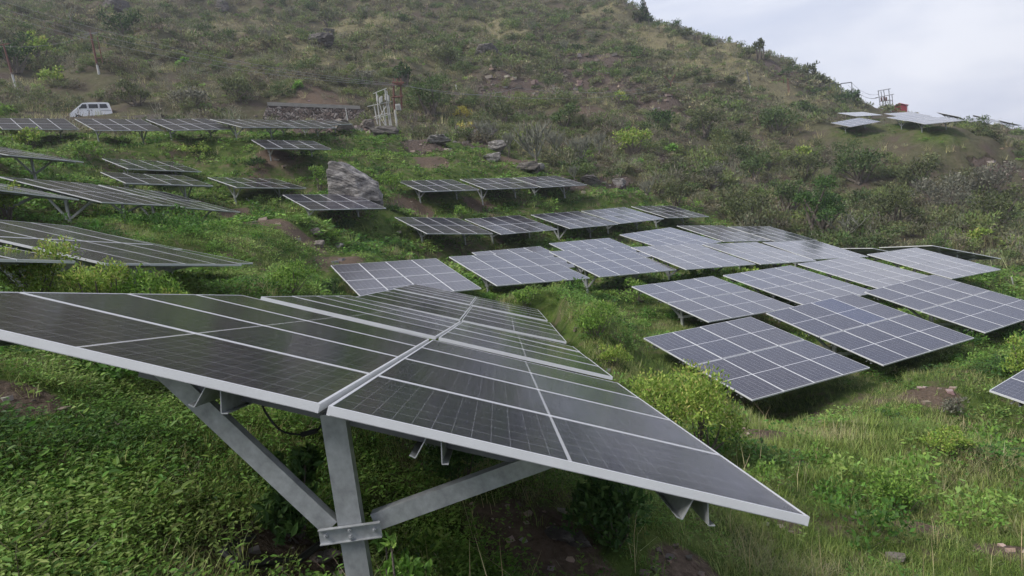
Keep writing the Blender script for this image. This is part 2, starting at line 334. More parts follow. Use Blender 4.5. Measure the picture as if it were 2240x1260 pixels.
def bar(name,me,p0,p1,parent,up=(0,0,1)):
    """unit-length bar mesh (along +z) laid from p0 to p1, all in the parent's space"""
    p0,p1=Vector(p0),Vector(p1); d=p1-p0; l=d.length; z=d/l
    x=Vector(up).cross(z)
    if x.length<1e-3: x=Vector((1,0,0)).cross(z)
    x.normalize(); y=z.cross(x)
    o=link(name,me,parent)
    o.matrix_local=Matrix(((x.x,y.x,z.x*l,p0.x),(x.y,y.y,z.y*l,p0.y),(x.z,y.z,z.z*l,p0.z),(0,0,0,1)))
    return o
def quadmesh(name,V,tint,m):
    """V (n,4,3) quads, tint (n,3)"""
    n=len(V); me=bpy.data.meshes.new(name)
    me.vertices.add(n*4); me.vertices.foreach_set('co',np.ascontiguousarray(V,dtype=np.float32).ravel())
    me.loops.add(n*4); me.loops.foreach_set('vertex_index',np.arange(n*4,dtype=np.int32))
    me.polygons.add(n); me.polygons.foreach_set('loop_start',np.arange(n,dtype=np.int32)*4)
    try: me.polygons.foreach_set('loop_total',np.full(n,4,dtype=np.int32))
    except Exception: pass
    me.update(calc_edges=True)
    a=me.attributes.new('tint','FLOAT_VECTOR','FACE'); a.data.foreach_set('vector',np.ascontiguousarray(np.clip(tint,0,1),dtype=np.float32).ravel())
    me.materials.append(m); return me
def unit(v): return v/(np.linalg.norm(v,axis=-1,keepdims=True)+1e-9)
def leafquads(C,U,V,fine=False,fold=.25):
    """C centre, U half long axis, V half width axis"""
    if not fine:
        return np.stack([C-U,C+V-.15*U,C+U,C-V-.15*U],1)
    Nn=np.cross(unit(U),unit(V))*np.linalg.norm(V,axis=1,keepdims=True)*fold
    A=np.stack([C-U,C-.35*U+V*.85+Nn,C+.3*U+V*.72+Nn,C+U],1)
    B=np.stack([C-U,C+U,C+.3*U-V*.72+Nn,C-.35*U-V*.85+Nn],1)
    return np.concatenate([A,B],0)
def cloud(g,n,blobs,leaf,ratio=.45,out=.6,up=.3,fill=.35):
    """leaves around lobes: returns C,U,V"""
    B=np.array(blobs,float); w=B[:,3]**2; idx=g.choice(len(B),n,p=w/w.sum())
    d=unit(g.normal(size=(n,3))); d[:,2]=np.where(d[:,2]<-.35,-d[:,2],d[:,2])
    rr=B[idx,3]*(g.uniform(0,1,n)**fill)*g.uniform(.8,1.18,n)
    C=B[idx,:3]+d*rr[:,None]
    U=unit(out*d+g.normal(size=(n,3))*.6+np.array([0,0,up]))
    nr=unit(d*.5+np.array([0,0,.8])+g.normal(size=(n,3))*.5)
    V=unit(np.cross(nr,U)); l=leaf*g.uniform(.6,1.3,n)[:,None]*.5
    return C,U*l,V*l*ratio
def sticks(g,n,h,spread,w,base=0.0):
    """twiggy shrub: thin strokes fanning up and out"""
    a=g.uniform(0,6.283,n); e=g.uniform(0,1,n)**.7*spread; s=g.uniform(.15,1,n)
    d=np.stack([np.cos(a)*np.sin(e),np.sin(a)*np.sin(e),np.cos(e)],1)
    C=d*(s*h)[:,None]; U=unit(d+g.normal(size=(n,3))*.35)*(h*.2*g.uniform(.5,1.2,n))[:,None]
    V=unit(np.cross(U,g.normal(size=(n,3))))*w
    return C,U,V
def instance(protos,pid,pos,rz,sc,tint,g,var=.25,scz=None):
    Vs=[];Ts=[]
    for k,q in enumerate(protos):
        I=np.where(pid==k)[0]
        if len(I)==0: continue
        c,s=np.cos(rz[I]),np.sin(rz[I])
        q0=q[None]*1.0
        X=(q0[...,0]*c[:,None,None]-q0[...,1]*s[:,None,None])*sc[I][:,None,None]
        Y=(q0[...,0]*s[:,None,None]+q0[...,1]*c[:,None,None])*sc[I][:,None,None]
        Z=q0[...,2]*((sc if scz is None else scz)[I])[:,None,None]
        A=np.stack([X+pos[I,0][:,None,None],Y+pos[I,1][:,None,None],Z+pos[I,2][:,None,None]],-1)
        n=q.shape[0]
        t=tint[I][:,None,:]*(1+var*g.normal(size=(len(I),n,1)))*(1+.06*g.normal(size=(len(I),n,3)))
        Vs.append(A.reshape(-1,4,3).astype(np.float32)); Ts.append(np.clip(t,.004,.9).reshape(-1,3).astype(np.float32))
    return np.concatenate(Vs),np.concatenate(Ts)
# ---------------------------------------------------------------- ground sheet
def blob(x,y,c,r): return np.clip(1.25-np.hypot(x-c[0],y-c[1])/r,0,1)
PATCH=[('rock',1130,205,6),('rock',1200,195,7),('rock',1270,185,8),('rock',1350,180,8),('rock',1420,235,7),('rock',1080,215,4),('rock',1300,125,6),('rock',1700,150,6),
 ('rock',2120,360,.9),('rock',2145,362,.9),('rock',2165,366,1.1),('rock',2190,370,1.0),('rock',2215,374,1.1),('rock',2235,378,1.2),('clear',690,262,3),('clear',640,262,3),('clear',740,262,3),('clear',790,268,3),('clear',600,262,3),('clear',197,266,4),('clear',250,266,3),('clear',150,266,3),('clear',850,285,2.5),('clear',218,175,2),('rock',1050,322,2.5),('rock',930,312,2.2),('rock',1350,400,3),('rock',1240,395,2),('rock',690,290,3.5),('rock',800,285,3),('rock',1480,365,3),
 ('soil',910,460,1.8),('soil',650,515,1.3),('soil',575,485,1.2),('soil',745,572,1.3),('soil',600,345,1.8),('soil',700,225,4),('soil',500,470,1.3),('soil',1300,240,4),('soil',1050,455,1.5),('soil',1370,640,.9),
 ('soil',1720,1140,.3),('soil',2000,1150,.3),('soil',1200,1200,.7),('soil',1500,1260,.4),('soil',30,870,.35),('soil',640,1235,.5),('soil',2200,1200,.35),('soil',1640,940,.9),('soil',2040,860,.8),('soil',950,360,2),('soil',1130,350,2),
 ('dry',1450,110,14),('dry',1530,150,12),('dry',1620,180,11),('dry',1700,205,10),('dry',1560,110,14),('dry',500,60,14),('dry',760,150,8),('dry',660,90,12),('dry',800,60,12),('dry',1400,60,12),('dry',1480,90,12),('dry',1580,140,12),('dry',1660,165,10),('dry',1350,30,10),('dry',950,130,8),('dry',350,60,10),('dry',1100,60,9)]
PC={}
for q_ in [(2080,290,6),(2150,294,7),(2225,300,7),(2200,300,6),(1950,262,5),(2010,262,5)]: PC.setdefault('clear',[]).append((hit(*q_[:2]),q_[2]))
for q_,r_ in ((at(203,262,66),7),(at(250,262,65),5),(at(160,262,65),5),(at(1967,247,150),9),(at(1940,245,150),8),(at(1900,245,146),6),(at(1712,215,135),3),(at(1728,240,130),3)): PC['clear'].append((q_,r_))
for t_ in np.linspace(0,1,9): PC['clear'].append(((62+t_*52,100+t_*48),9))
for k in FR:
    if k[0] in 'DE': PC.setdefault('clear',[]).append((FR[k][0],5.5))
for i,(t,px,py,r) in enumerate(PATCH): PC.setdefault(t,[]).append((hit(px,py),r))
def patchw(t,x,y):
    w=np.zeros(x.shape)
    for c,r in PC.get(t,[]): w=np.maximum(w,blob(x,y,c,r))
    return w
th=np.concatenate([np.linspace(-180,-52,40)[:-1],np.linspace(-52,50,640),np.linspace(50,180,41)[1:-1]])
rad=np.concatenate([[.25],np.geomspace(.6,460,400)])
tt,rr=np.meshgrid(np.radians(th),rad)
gx=(rr*np.sin(tt)).ravel(); gy=(rr*np.cos(tt)).ravel(); gz=H(gx,gy)
nt_,nr_=len(th),len(rad)
vs=np.stack([gx,gy,gz],1)
i0=np.arange(nr_-1)[:,None]*nt_+np.arange(nt_)[None]; j0=np.arange(nr_-1)[:,None]*nt_+(np.arange(nt_)[None]+1)%nt_
fq=np.stack([i0,j0,j0+nt_,i0+nt_],-1).reshape(-1,4)[:,::-1]
me=bpy.data.meshes.new('hillside_ground')
me.vertices.add(len(vs)); me.vertices.foreach_set('co',vs.astype(np.float32).ravel())
me.loops.add(fq.size); me.loops.foreach_set('vertex_index',fq.astype(np.int32).ravel())
me.polygons.add(len(fq)); me.polygons.foreach_set('loop_start',(np.arange(len(fq))*4).astype(np.int32))
me.update(calc_edges=True)
me.polygons.foreach_set('use_smooth',[True]*len(fq))
fw=fieldw(gx,gy)
for nme,val in (('field',fw),('dry',patchw('dry',gx,gy)),('soil',patchw('soil',gx,gy)),('rock',patchw('rock',gx,gy))):
    nz_=.5+.5*np.clip(waves(gx,gy,2.2 if nme!='dry' else 6,21),-1,1)
    if nme!='field': val=np.clip((val-.25*nz_)*1.8,0,1)
    a=me.attributes.new(nme,'FLOAT','POINT'); a.data.foreach_set('value',val.astype(np.float32))
ground=link('ground',me,None,M['ground']); tag(ground,'sloping green and brown hillside ground with bare soil patches','ground',kind='structure')
# ---------------------------------------------------------------- solar tables
PW,PL=1.0635,2.0825
mb=MB(); h=PW/2-.006; l=PL/2-.006; mb.add([(-h,-l,-.002),(h,-l,-.002),(h,l,-.002),(-h,l,-.002),(-h,-l,-.008),(h,-l,-.008),(h,l,-.008),(-h,l,-.008)],[(0,1,2,3),(7,6,5,4),(0,4,5,1),(2,6,7,3),(1,5,6,2),(3,7,4,0)])
me_panel=mb.mesh('solar_panel',M['glass'])
back=simple('panel_backsheet',(.45,.45,.46),.7); me_panel.materials.append(back); me_panel.polygons[1].material_index=1
u=me_panel.uv_layers.new(name='UVMap')
for li,lp in enumerate(me_panel.loops):
    co=me_panel.vertices[lp.vertex_index].co; u.data[li].uv=((co.x+h)/(2*h),(co.y+l)/(2*l))
me_panel_b=me_panel.copy(); me_panel_b.name='blue_solar_panel'; me_panel_b.materials[0]=M['glass_blue']
mb=MB(); W2,L2=PW/2,PL/2; t=.013
for sx in(-1,1):
    mb.box((sx*(W2-t/2),0,-.020),(t/2,L2,.020)); mb.box((sx*(W2-.016),0,-.0385),(.016,L2-.014,.0012))
    mb.box((0,sx*(L2-t/2),-.0201),(W2-t-.0003,t/2,.0199)); 
me_frame=mb.mesh('panel_frame',M['alu'])
def channel(name,w,d,t,m,lip=.015,z1=1.0):
    mb=MB()
    mb.box((0,-d/2+t/2,z1/2),(w/2,t/2,z1/2))
    for s in(-1,1):
        mb.box((s*(w/2-t/2),t/2,z1/2),(t/2,d/2-t/2-.0002,z1/2-.0001))
        mb.box((s*(w/2-t-lip/2),d/2-t/2,z1/2),(lip/2,t/2,z1/2-.0002))
    return mb.mesh(name,m)
me_post=channel('post',.108,.065,.006,M['steel'])
me_brace=channel('brace',.086,.05,.005,M['steel'])
me_rafter=channel('rafter',.07,.05,.005,M['darksteel'])
# purlin: top-hat section along local x
mb=MB(); PLN=TW/2-.03
prof=[(-.085,-.092),(-.058,-.098),(-.032,-.003),(.032,-.003),(.058,-.098),(.085,-.092)]
pp=[(y,z) for y,z in prof]+[(y*.97,z+.004 if abs(z)>.05 else z+.0) for y,z in prof[::-1]]
for a,b_ in zip(prof[:-1],prof[1:]):
    dy,dz=b_[0]-a[0],b_[1]-a[1]; ln=math.hypot(dy,dz); ny,nz=-dz/ln*.0022,dy/ln*.0022
    c=[(a[0]+ny,a[1]+nz),(b_[0]+ny,b_[1]+nz),(b_[0]-ny,b_[1]-nz),(a[0]-ny,a[1]-nz)]
    mb.add([(x,y,z) for x in(-PLN,PLN) for y,z in c],[(0,1,2,3),(7,6,5,4),(0,4,5,1),(1,5,6,2),(2,6,7,3),(3,7,4,0)])
me_purlin=mb.mesh('purlin',M['steel'])
mb=MB(); mb.box((0,0,0),(.0035,.14,.036))
for s in(-1,1): mb.box((-.010,0,s*.034),(.007,.14,.0018))
me_bracket=mb.mesh('bracket',M['steel'])
mb=MB(); mb.tube([(-.0038,0,0),(-.015,0,0)],.0105,6); mb.tube([(-.015,0,0),(-.024,0,0)],.0055,6)
me_bolt=mb.mesh('bolt',M['steel'])
mb=MB(); mb.tube([(0,0,-.25),(0,0,.06)],.17,12); me_foot=mb.mesh('footing',M['conc'])
NOTES={}
TABLES={}
def make_table(k,label,detail=True,group=None,fl=True):
    c,r,d,n=FR[k]; az=P[k][3]; ang=R(90-az)
    gz0=H1(c[0],c[1])
    root=empty('solar_table',(c[0],c[1],gz0),ang)
    tag(root,label,'solar table',group)
    Rz=Matrix.Rotation(-ang,3,'Z')
    X=Rz@Vector(r); Y=Rz@Vector(-d); Z=Rz@Vector(n); O=Vector((0,0,c[2]-gz0))
    T4=Matrix(((X.x,Y.x,Z.x,O.x),(X.y,Y.y,Z.y,O.y),(X.z,Y.z,Z.z,O.z),(0,0,0,1)))
    def loc(x,y,z): return T4@Vector((x,y,z))
    for i in range(4):
        for j in(-1,1):
            x=(i-1.5)*(PW+.0153); y=j*(PL/2+.0175)
            e=Matrix.Rotation(random.gauss(0,.0022),4,'X')@Matrix.Rotation(random.gauss(0,.0022),4,'Y') if k!='F1' else Matrix.Identity(4)
            o=link('solar_panel',me_panel_b if (k=='R3' and i==2 and j==1) else me_panel,root); o.matrix_local=T4@Matrix.Translation((x,y,0))@e
            if detail: f=link('panel_frame',me_frame,o)
            else: f=link('panel_frame',me_frame,o)
    for y in (-1,1):
        for a in(.22,.78):
            o=link('purlin',me_purlin,root); o.matrix_local=T4@Matrix.Translation((0,y*(.0175+PL*a),-.041))
    xw=FR[k]
    for x in((-1.42,1.42) if k!='F1' else (-1.88,1.42)):
        fr=(k=='F1' and x<0); rz_=-.085 if fr else -.178
        rl=.9 if fr else 1.3; bar('rafter',me_rafter,loc(x,-rl,rz_),loc(x,rl,rz_),root,up=X)
        top=loc(x,0,-.06 if fr else -.15); wp=np.array(root.location)+np.array(Matrix.Rotation(ang,3,'Z')@top)
        g=H1(wp[0],wp[1])-gz0
        xx=top.x+.03
        bar('post',me_post,(top.x-.062,top.y,g-.25),(top.x-.062,top.y,top.z),root,up=(1,0,0))
        hb=g+min(.42,(top.z-g)*.42)
        if k=='F1': hb=top.z-(.555 if x<0 else .6)
        for s in(-1,1):
            p1=loc(x,s*(1.12 if not fr else .80 if s>0 else 1.0),-.05 if fr else -.165)
            bar('brace',me_brace,(top.x-.03+.0,top.y+s*.10,hb+.01),(p1.x-.028,p1.y,p1.z),root,up=(1,0,0))
        if fl:
            bk=link('bracket',me_bracket,root); bk.location=(top.x-.102,top.y,hb)
            if k in('F1','F2','R1','Y1'):
                for by,bz in((-.11,.004),(.11,.004),(0,.018),(0,-.018)): link('bolt',me_bolt,bk).location=(0,by,bz)
    TABLES[k]=root
    return root
LAB={
'F1':'nearest and largest solar table, filling the foreground over its front post',
'F2':'second table of the foreground row, directly behind the nearest one',
'F3':'third table of the foreground row, counted from the camera',
'F4':'farthest table of the foreground row, overlapping the lone grey table',
'M1':'lone grey-violet table standing behind the far end of the foreground row',
'M2':'grey table right of the lone one, first of the front grey row',
'M2b':'grey table mostly hidden behind the first table of the front grey row',
'M3':'second table of the front grey row, above the grassy bank',
'M3b':'grey table half hidden behind the second table of the front grey row',
'M4':'third table of the front grey row, low shrub at its corner',
'M4b':'grey table behind the third table of the front grey row',
'M5':'pale fourth table of the front grey row',
'M5b':'striped bright table left of the thin shrub, at the edge of the scrub',
'M6':'pale fifth table of the front grey row, at its right end',
'M6b':'striped bright table with a thin shrub poking over its lower edge',
'M7':'pale violet table between the blue-grey tables and the corner table',
'M8':'bright corner table at the right, in front of the tables turned away',
'R1':'large dark violet table lowest on the right, above the leafy bush',
'R2':'dark violet table on the bank behind the lowest right table',
'R3':'large dark violet table right of the lowest one, two panels bluer',
'R4':'grey-violet table between the bank table and the pale violet table',
'R5':'big blue-grey table cut by the right picture edge at mid height',
'R6':'dark table corner at the right picture edge above the lower terrace',
'M9':'table turned away showing its dark underside behind the corner table',
'M9b':'farther of the two tables turned away, at the scrub edge',
'U1':'leftmost table of the middle dark row below the boulder',
'U2':'second table from the left in the middle dark row',
'U3':'third table of the middle dark row, half reflecting the sky',
'U4':'fourth table of the middle dark row, pale grey',
'U5':'last table of the middle dark row, beside the bare scrub',
'V1':'left table of the three right of the boulder',
'V2':'middle table of the three right of the boulder',
'V3':'right table of the three right of the boulder, with a bright reflection',
'W1':'dark table directly in front of the huge boulder',
'W2':'dark table left of the boulder, right of the two stacked ones',
'W3':'lower of the two small dark tables stacked on the left terraces',
'W4':'upper of the two small dark tables stacked on the left terraces',
'W5':'small dark table alone below the right end of the upper row',
'X0':'table at the left edge partly hidden behind the long sloping one',
'X1':'long sloping dark table at the left with a shiny middle',
'X2':'sloping dark table right of the long one, its tip over bare soil',
'Y0':'table corner at the left edge just above the nearest table',
'Y1':'large dark table at left reaching out over the green shrubs',
'Y2':'thin sliver of table behind the large dark left table',
'Z1':'nearly edge-on table high at the left picture edge',
'T1':'leftmost table of the upper row, left of the van',
'T2':'upper row table directly under the white van',
'T3':'third table of the upper row, right of the van',
'T4':'fourth table of the upper row, left of the stone wall',
'T5':'narrow strip of table behind the fourth table of the upper row',
'T6':'last table of the upper row, in front of the stone wall',
'D1':'nearest table on the far ridge plateau, lowest on its left',
'D2':'far ridge table behind the nearest one, below the concrete bank',
'D3':'far ridge table directly in front of the red hut',
'D4':'far ridge table at the left half of the wide pale pair',
'D5':'far ridge table at the right half of the wide pale pair',
'D6':'far ridge table standing on many legs right of the wide pair',
'D10':'farthest pale table sliding out at the right picture edge',
'E1':'dark underside table tilted up against the sky on the ridge',
'E2':'second dark table against the sky, above the many-legged one',
'E3':'dark thin table last against the sky near the right edge',
}

for k in P: make_table(k,LAB[k],group='ground-mounted solar tables on the hillside',fl=(k[0] not in 'DET'))
# ---------------------------------------------------------------- camera
cam=bpy.data.cameras.new('camera'); co=bpy.data.objects.new('camera',cam); COL.objects.link(co); SC.camera=co
cam.sensor_width=36; cam.lens=36*F/2240; cam.clip_end=2500; cam.clip_start=.05
m3=CM.T; co.matrix_world=Matrix([[*m3[0],0],[*m3[1],0],[*m3[2],0],[0,0,0,1]])
# ---------------------------------------------------------------- light
SUN_EL,SUN_AZ=R(48),R(248)      # azimuth from +y towards +x
w=bpy.data.worlds.new('World'); SC.world=w; w.use_nodes=True; nt=w.node_tree; bg=nt.nodes['Background']
sky=nt.nodes.new('ShaderNodeTexSky'); sky.sky_type='NISHITA'; sky.sun_disc=False; sky.sun_elevation=SUN_EL; sky.sun_rotation=SUN_AZ; sky.air_density=1.6; sky.dust_density=4.0
tc=nt.nodes.new('ShaderNodeTexCoord').outputs['Generated']
mp=nt.nodes.new('ShaderNodeMapping'); L(nt,tc,mp.inputs[0]); mp.inputs['Scale'].default_value=(.9,1.2,3.2); mp.inputs['Rotation'].default_value=(.35,.25,.4)
cn=noise(nt,mp.outputs[0],1.7,7,.52,.35); cn2=noise(nt,mp.outputs[0],4.2,6,.5,.2)
cm=mth(nt,'ADD',mth(nt,'MULTIPLY',cn,.75),mth(nt,'MULTIPLY',cn2,.25))
cloudc=ramp(nt,cm,[(.37,(2.15,2.45,3.3)),(.5,(2.85,3.07,3.7)),(.62,(3.9,4.02,4.4))])
# brighter cloud patch ahead, not at the sun; broadened to brighten panel reflections
dn=nt.nodes.new('ShaderNodeVectorMath'); dn.operation='DOT_PRODUCT'; L(nt,tc,dn.inputs[0]); dn.inputs[1].default_value=(math.sin(R(16))*math.cos(R(25)),math.cos(R(16))*math.cos(R(25)),math.sin(R(25)))
glow=ramp(nt,dn.outputs['Value'],[(.0,(.88,.89,.92)),(.75,(.95,.95,.98)),(.99,(1.42,1.40,1.36))])
cloudc=mixc(nt,1.0,cloudc,glow,'MULTIPLY')
cover=ramp(nt,cm,[(.30,(.80,)*3),(.48,(.97,)*3)])
L(nt,mixc(nt,cover,sky.outputs[0],cloudc),bg.inputs[0]); bg.inputs[1].default_value=.093
sl=bpy.data.lights.new('sun','SUN'); sl.energy=2.0; sl.angle=R(22); sl.color=(1,.96,.9); so=bpy.data.objects.new('sun',sl); COL.objects.link(so)
sd=Vector((math.sin(SUN_AZ)*math.cos(SUN_EL),math.cos(SUN_AZ)*math.cos(SUN_EL),math.sin(SUN_EL))); so.rotation_euler=sd.to_track_quat('Z','Y').to_euler(); so.location=sd*80
SC.view_settings.view_transform='Standard'; SC.view_settings.look='None'; SC.view_settings.gamma=1; SC.view_settings.exposure=1.13
SC.render.engine='CYCLES'; SC.cycles.max_bounces=6; SC.cycles.diffuse_bounces=3; SC.cycles.glossy_bounces=3; SC.cycles.transmission_bounces=3; SC.cycles.transparent_max_bounces=6
SC.cycles.use_adaptive_sampling=True; SC.cycles.adaptive_threshold=.02
SC.cycles.sample_clamp_indirect=6
try: SC.cycles.use_denoising=True; SC.cycles.denoiser='OPENIMAGEDENOISE'; SC.cycles.denoising_prefilter='ACCURATE'
except Exception: pass
# ---------------------------------------------------------------- vegetation
G=np.random.default_rng(11)
AZ0,AZ1=-43.,43.
def polar(n,r0,r1,pw=1.0):
    """points by distance: many near, fewer far"""
    u=G.uniform(0,1,n); r=r0*(r1/r0)**u if pw==1.0 else (r0**(1-pw)+u*(r1**(1-pw)-r0**(1-pw)))**(1/(1-pw))
    a=np.radians(G.uniform(AZ0,AZ1,n)); return r*np.sin(a),r*np.cos(a)
def shade_clear(x,y,z):
    pz,w=tablestat(x,y); return np.where(w>.3,np.clip(pz-z-.3,.03,9),9.),w
def ntint(x,y,pal,seed,wl=4.,spread=.45):
    """blend of a palette by position noise plus random"""
    t=.5+.5*np.clip(waves(x,y,wl,seed),-1.2,1.2)*.7+G.normal(size=x.shape)*spread*.35
    t=np.clip(t,0,.999)*(len(pal)-1); i=t.astype(int); f=(t-i)[:,None]; pal=np.array(pal,float)
    return pal[i]*(1-f)+pal[np.minimum(i+1,len(pal)-1)]*f
PG=[(.024,.056,.013),(.044,.100,.018),(.078,.150,.028),(.115,.190,.040),(.160,.215,.062)]
PGR=[(.060,.092,.022),(.100,.145,.032),(.145,.185,.050),(.180,.200,.075),(.23,.205,.12)]
PS=[(.048,.060,.026),(.082,.090,.044),(.100,.086,.064),(.068,.098,.030),(.108,.114,.056),(.078,.066,.052),(.086,.116,.036),(.14,.13,.08)]
# weeds
def weed_proto(n,fine,h=.22,sp=.16,leaf=.055):
    a=G.uniform(0,6.283,n); rr=sp*np.sqrt(G.uniform(0,1,n)); z=G.uniform(.15,1,n)*h*(1-.4*rr/sp)
    C=np.stack([rr*np.cos(a),rr*np.sin(a),z],1)
    U=unit(np.stack([np.cos(a+G.normal(size=n)*.6),np.sin(a+G.normal(size=n)*.6),G.uniform(-.35,.7,n)],1))
    V=unit(np.cross(np.array([0,0,1.])+G.normal(size=(n,3))*.35,U)); l=leaf*G.uniform(.55,1.3,n)[:,None]
    return leafquads(C,U*l*.5,V*l*.27,fine,.3)
def tuft_proto(n,h,sp,w,seg=2,lean=.5):
    a=G.uniform(0,6.283,n); b=G.uniform(0,6.283,n); rr=sp*np.sqrt(G.uniform(0,1,n))
    p=np.stack([rr*np.cos(b),rr*np.sin(b),np.zeros(n)-.02],1)
    L_=h*G.uniform(.5,1.15,n)[:,None]; le=(lean*G.uniform(.2,1.2,n))[:,None]
    hd=np.stack([np.cos(a),np.sin(a),np.zeros(n)],1); s=np.stack([-np.sin(a),np.cos(a),np.zeros(n)],1)*w*G.uniform(.6,1.3,n)[:,None]
    m_=p+L_*.55*unit(hd*le*.7+np.array([0,0,1.])); t_=m_+L_*.5*unit(hd*le*2.2+np.array([0,0,.75]))
    if seg==2: return np.concatenate([np.stack([p-s,p+s,m_+s*.8,m_-s*.8],1),np.stack([m_-s*.8,m_+s*.8,t_+s*.08,t_-s*.08],1)],0)
    return np.stack([p-s,p+s,t_+s*.15,t_-s*.15],1)
wd1=[weed_proto(30,True,G.uniform(.12,.24),.15,.032) for _ in range(7)]
wd1b=[weed_proto(12,True,G.uniform(.16,.26),.16,.058) for _ in range(3)]
wd2=[weed_proto(24,False,.24,.26,.078) for _ in range(7)]
wd3=[weed_proto(17,False,.32,.42,.20) for _ in range(6)]
tf1=[tuft_proto(16,G.uniform(.10,.20),.10,.0026,2,.8) for _ in range(8)]
tf2=[tuft_proto(14,.19,.17,.006,1,.8) for _ in range(5)]
tf3=[tuft_proto(10,.36,.30,.016,1) for _ in range(5)]
def lay(protos,n,r0,r1,pal,seed,keep,smin=.7,smax=1.3,pw=1.0,var=.22,wl=4.,veg_in_hill=False,bright=1.0):
    x,y=polar(n,r0,r1,pw); fwt=fieldw(x,y); soil=np.maximum(patchw('soil',x,y),patchw('rock',x,y))
    k=keep(x,y,fwt)*(1-.95*np.clip(soil*1.4,0,1))
    m=G.uniform(0,1,n)<k; x,y=x[m],y[m]
    m=np.hypot(x,y)>1.3; x,y=x[m],y[m]
    z=H(x,y); cl,w=shade_clear(x,y,z)
    m=(w<.3)|(G.uniform(0,1,len(x))<.55); x,y,z,cl=x[m],y[m],z[m],cl[m]
    sc=G.uniform(smin,smax,len(x)); sc=np.minimum(sc,cl/.35)
    t=ntint(x,y,pal,seed,wl)*bright
    return instance(protos,G.integers(0,len(protos),len(x)),np.stack([x,y,z-.01],1),G.uniform(0,6.283,len(x)),sc,t,G,var)
leafy=lambda x,y:np.clip(np.where(np.hypot(x,y)<20,+.40+.42*np.clip(.3-x/1.5,-1.05,1)+.27*waves(x,y,2.4,31),.5+.45*waves(x,y,3.2,31)),0,1)
A1=lay(wd1,31000,1.8,10,PG,41,lambda x,y,f:f*np.clip(1.15*leafy(x,y)-.1,0,1),.55,1.2,var=.2,wl=2.5)
A1b=lay(wd1b,1500,1.8,8,PG,45,lambda x,y,f:f*(leafy(x,y)>.75),var=.18,wl=2.0)
A2=lay(wd2,26000,9,32,PG,42,lambda x,y,f:f*np.clip(1.05*leafy(x,y)-.02,0,1),var=.25,wl=3.5)
A3=lay(wd3,23000,30,108,PG,43,lambda x,y,f:f*(.35+.65*leafy(x,y)),var=.28,wl=6)
def bp0(n,leaf,seed):
    g=np.random.default_rng(seed); bl=[(0,0,.2,.4)]
    for i in range(6):
        a=g.uniform(0,6.283); q=g.uniform(.25,.7); bl.append((q*math.cos(a),q*math.sin(a),g.uniform(.1,.45),g.uniform(.18,.36)))
    C,U,V=cloud(g,n,bl,leaf); C[:,2]=np.maximum(C[:,2],-.03); return leafquads(C,U,V)
A4=lay([bp0(330,.13,400+i) for i in range(6)],1500,7,80,PG[1:],47,lambda x,y,f:f*np.clip(.35+.6*waves(x,y,7,33),0,1)*np.where((x>2)&(y<17),.25,1),.22,.75,var=.22,wl=5)
A5=lay([bp0(170,.16,410+i) for i in range(6)],2600,24,105,PG,48,lambda x,y,f:f*np.clip(.4+.6*waves(x,y,9,34),0,1),.3,.95,var=.22,wl=6)
B1=lay(tf1,26000,1.8,11,PGR,51,lambda x,y,f:f*(1.0-.88*leafy(x,y)),.5,1.25,var=.22,wl=2.2)
B2=lay(tf2,28000,9,34,PGR,52,lambda x,y,f:f*(1.1-.6*leafy(x,y)),.6,1.3,var=.22,wl=4)
B3=lay(tf3,15000,32,108,PGR,53,lambda x,y,f:f*.8,.6,1.3,var=.25,wl=6)
# taller plants, seedlings with stems and dead twigs close to the camera
def stalk_proto(h,nl,leaf):
    C=[];U=[];V=[];z=np.linspace(.12,1,nl)*h
    for i,zz in enumerate(z):
        a=i*2.4+G.uniform(-.3,.3); d=np.array([math.cos(a),math.sin(a),.25]); l=leaf*(1.15-.55*zz/h)
        C.append(d*l*.55+np.array([0,0,zz])); U.append(unit(d)*l*.5); V.append(np.array([-math.sin(a),math.cos(a),0.])*l*.25)
    q=leafquads(np.array(C),np.array(U),np.array(V),True,.3); w=.0025
    s=np.array([[(-w,0,0),(w,0,0),(w*.5,0,h),(-w*.5,0,h)],[(0,-w,0),(0,w,0),(0,w*.5,h),(0,-w*.5,h)]]); return np.concatenate([q,s])
A6=lay([stalk_proto(G.uniform(.25,.5),int(G.integers(9,16)),G.uniform(.05,.085)) for _ in range(7)],1500,1.8,16,PG,49,lambda x,y,f:f*np.clip(.2+.6*waves(x,y,1.9,35),0,1)*np.where(x<1.2,1,.25),.5,1.1,var=.12,wl=1.5)
C,U,V=sticks(G,16,.4,1.3,.0016); twp=leafquads(C,U,V)
B5=lay([twp],700,1.8,14,[(.10,.08,.055),(.17,.14,.10),(.22,.19,.13)],58,lambda x,y,f:f*.8,.5,1.2)
# straw stalks
gc=quadmesh('ground_cover',np.concatenate([a[0] for a in (A1,A1b,A2,A3,A4,A5,A6)]),np.concatenate([a[1] for a in (A1,A1b,A2,A3,A4,A5,A6)]),M['leaf'])
tag(link('ground_cover',gc),'low green leafy weeds covering the terraces between the solar tables','ground cover',kind='stuff')
B4=lay([tuft_proto(5,.5,.12,.0026,2,.5) for _ in range(4)],260,2.5,14,[(.30,.25,.13),(.38,.33,.20)],54,lambda x,y,f:f*(x>-1.0)*.8,.6,1.3)
gm=quadmesh('grass',np.concatenate([a[0] for a in (B1,B2,B3,B4,B5)]),np.concatenate([a[1] for a in (B1,B2,B3,B4,B5)]),M['leaf'])
tag(link('grass',gm),'thin green and straw coloured grass growing on the terraces','grass',kind='stuff')
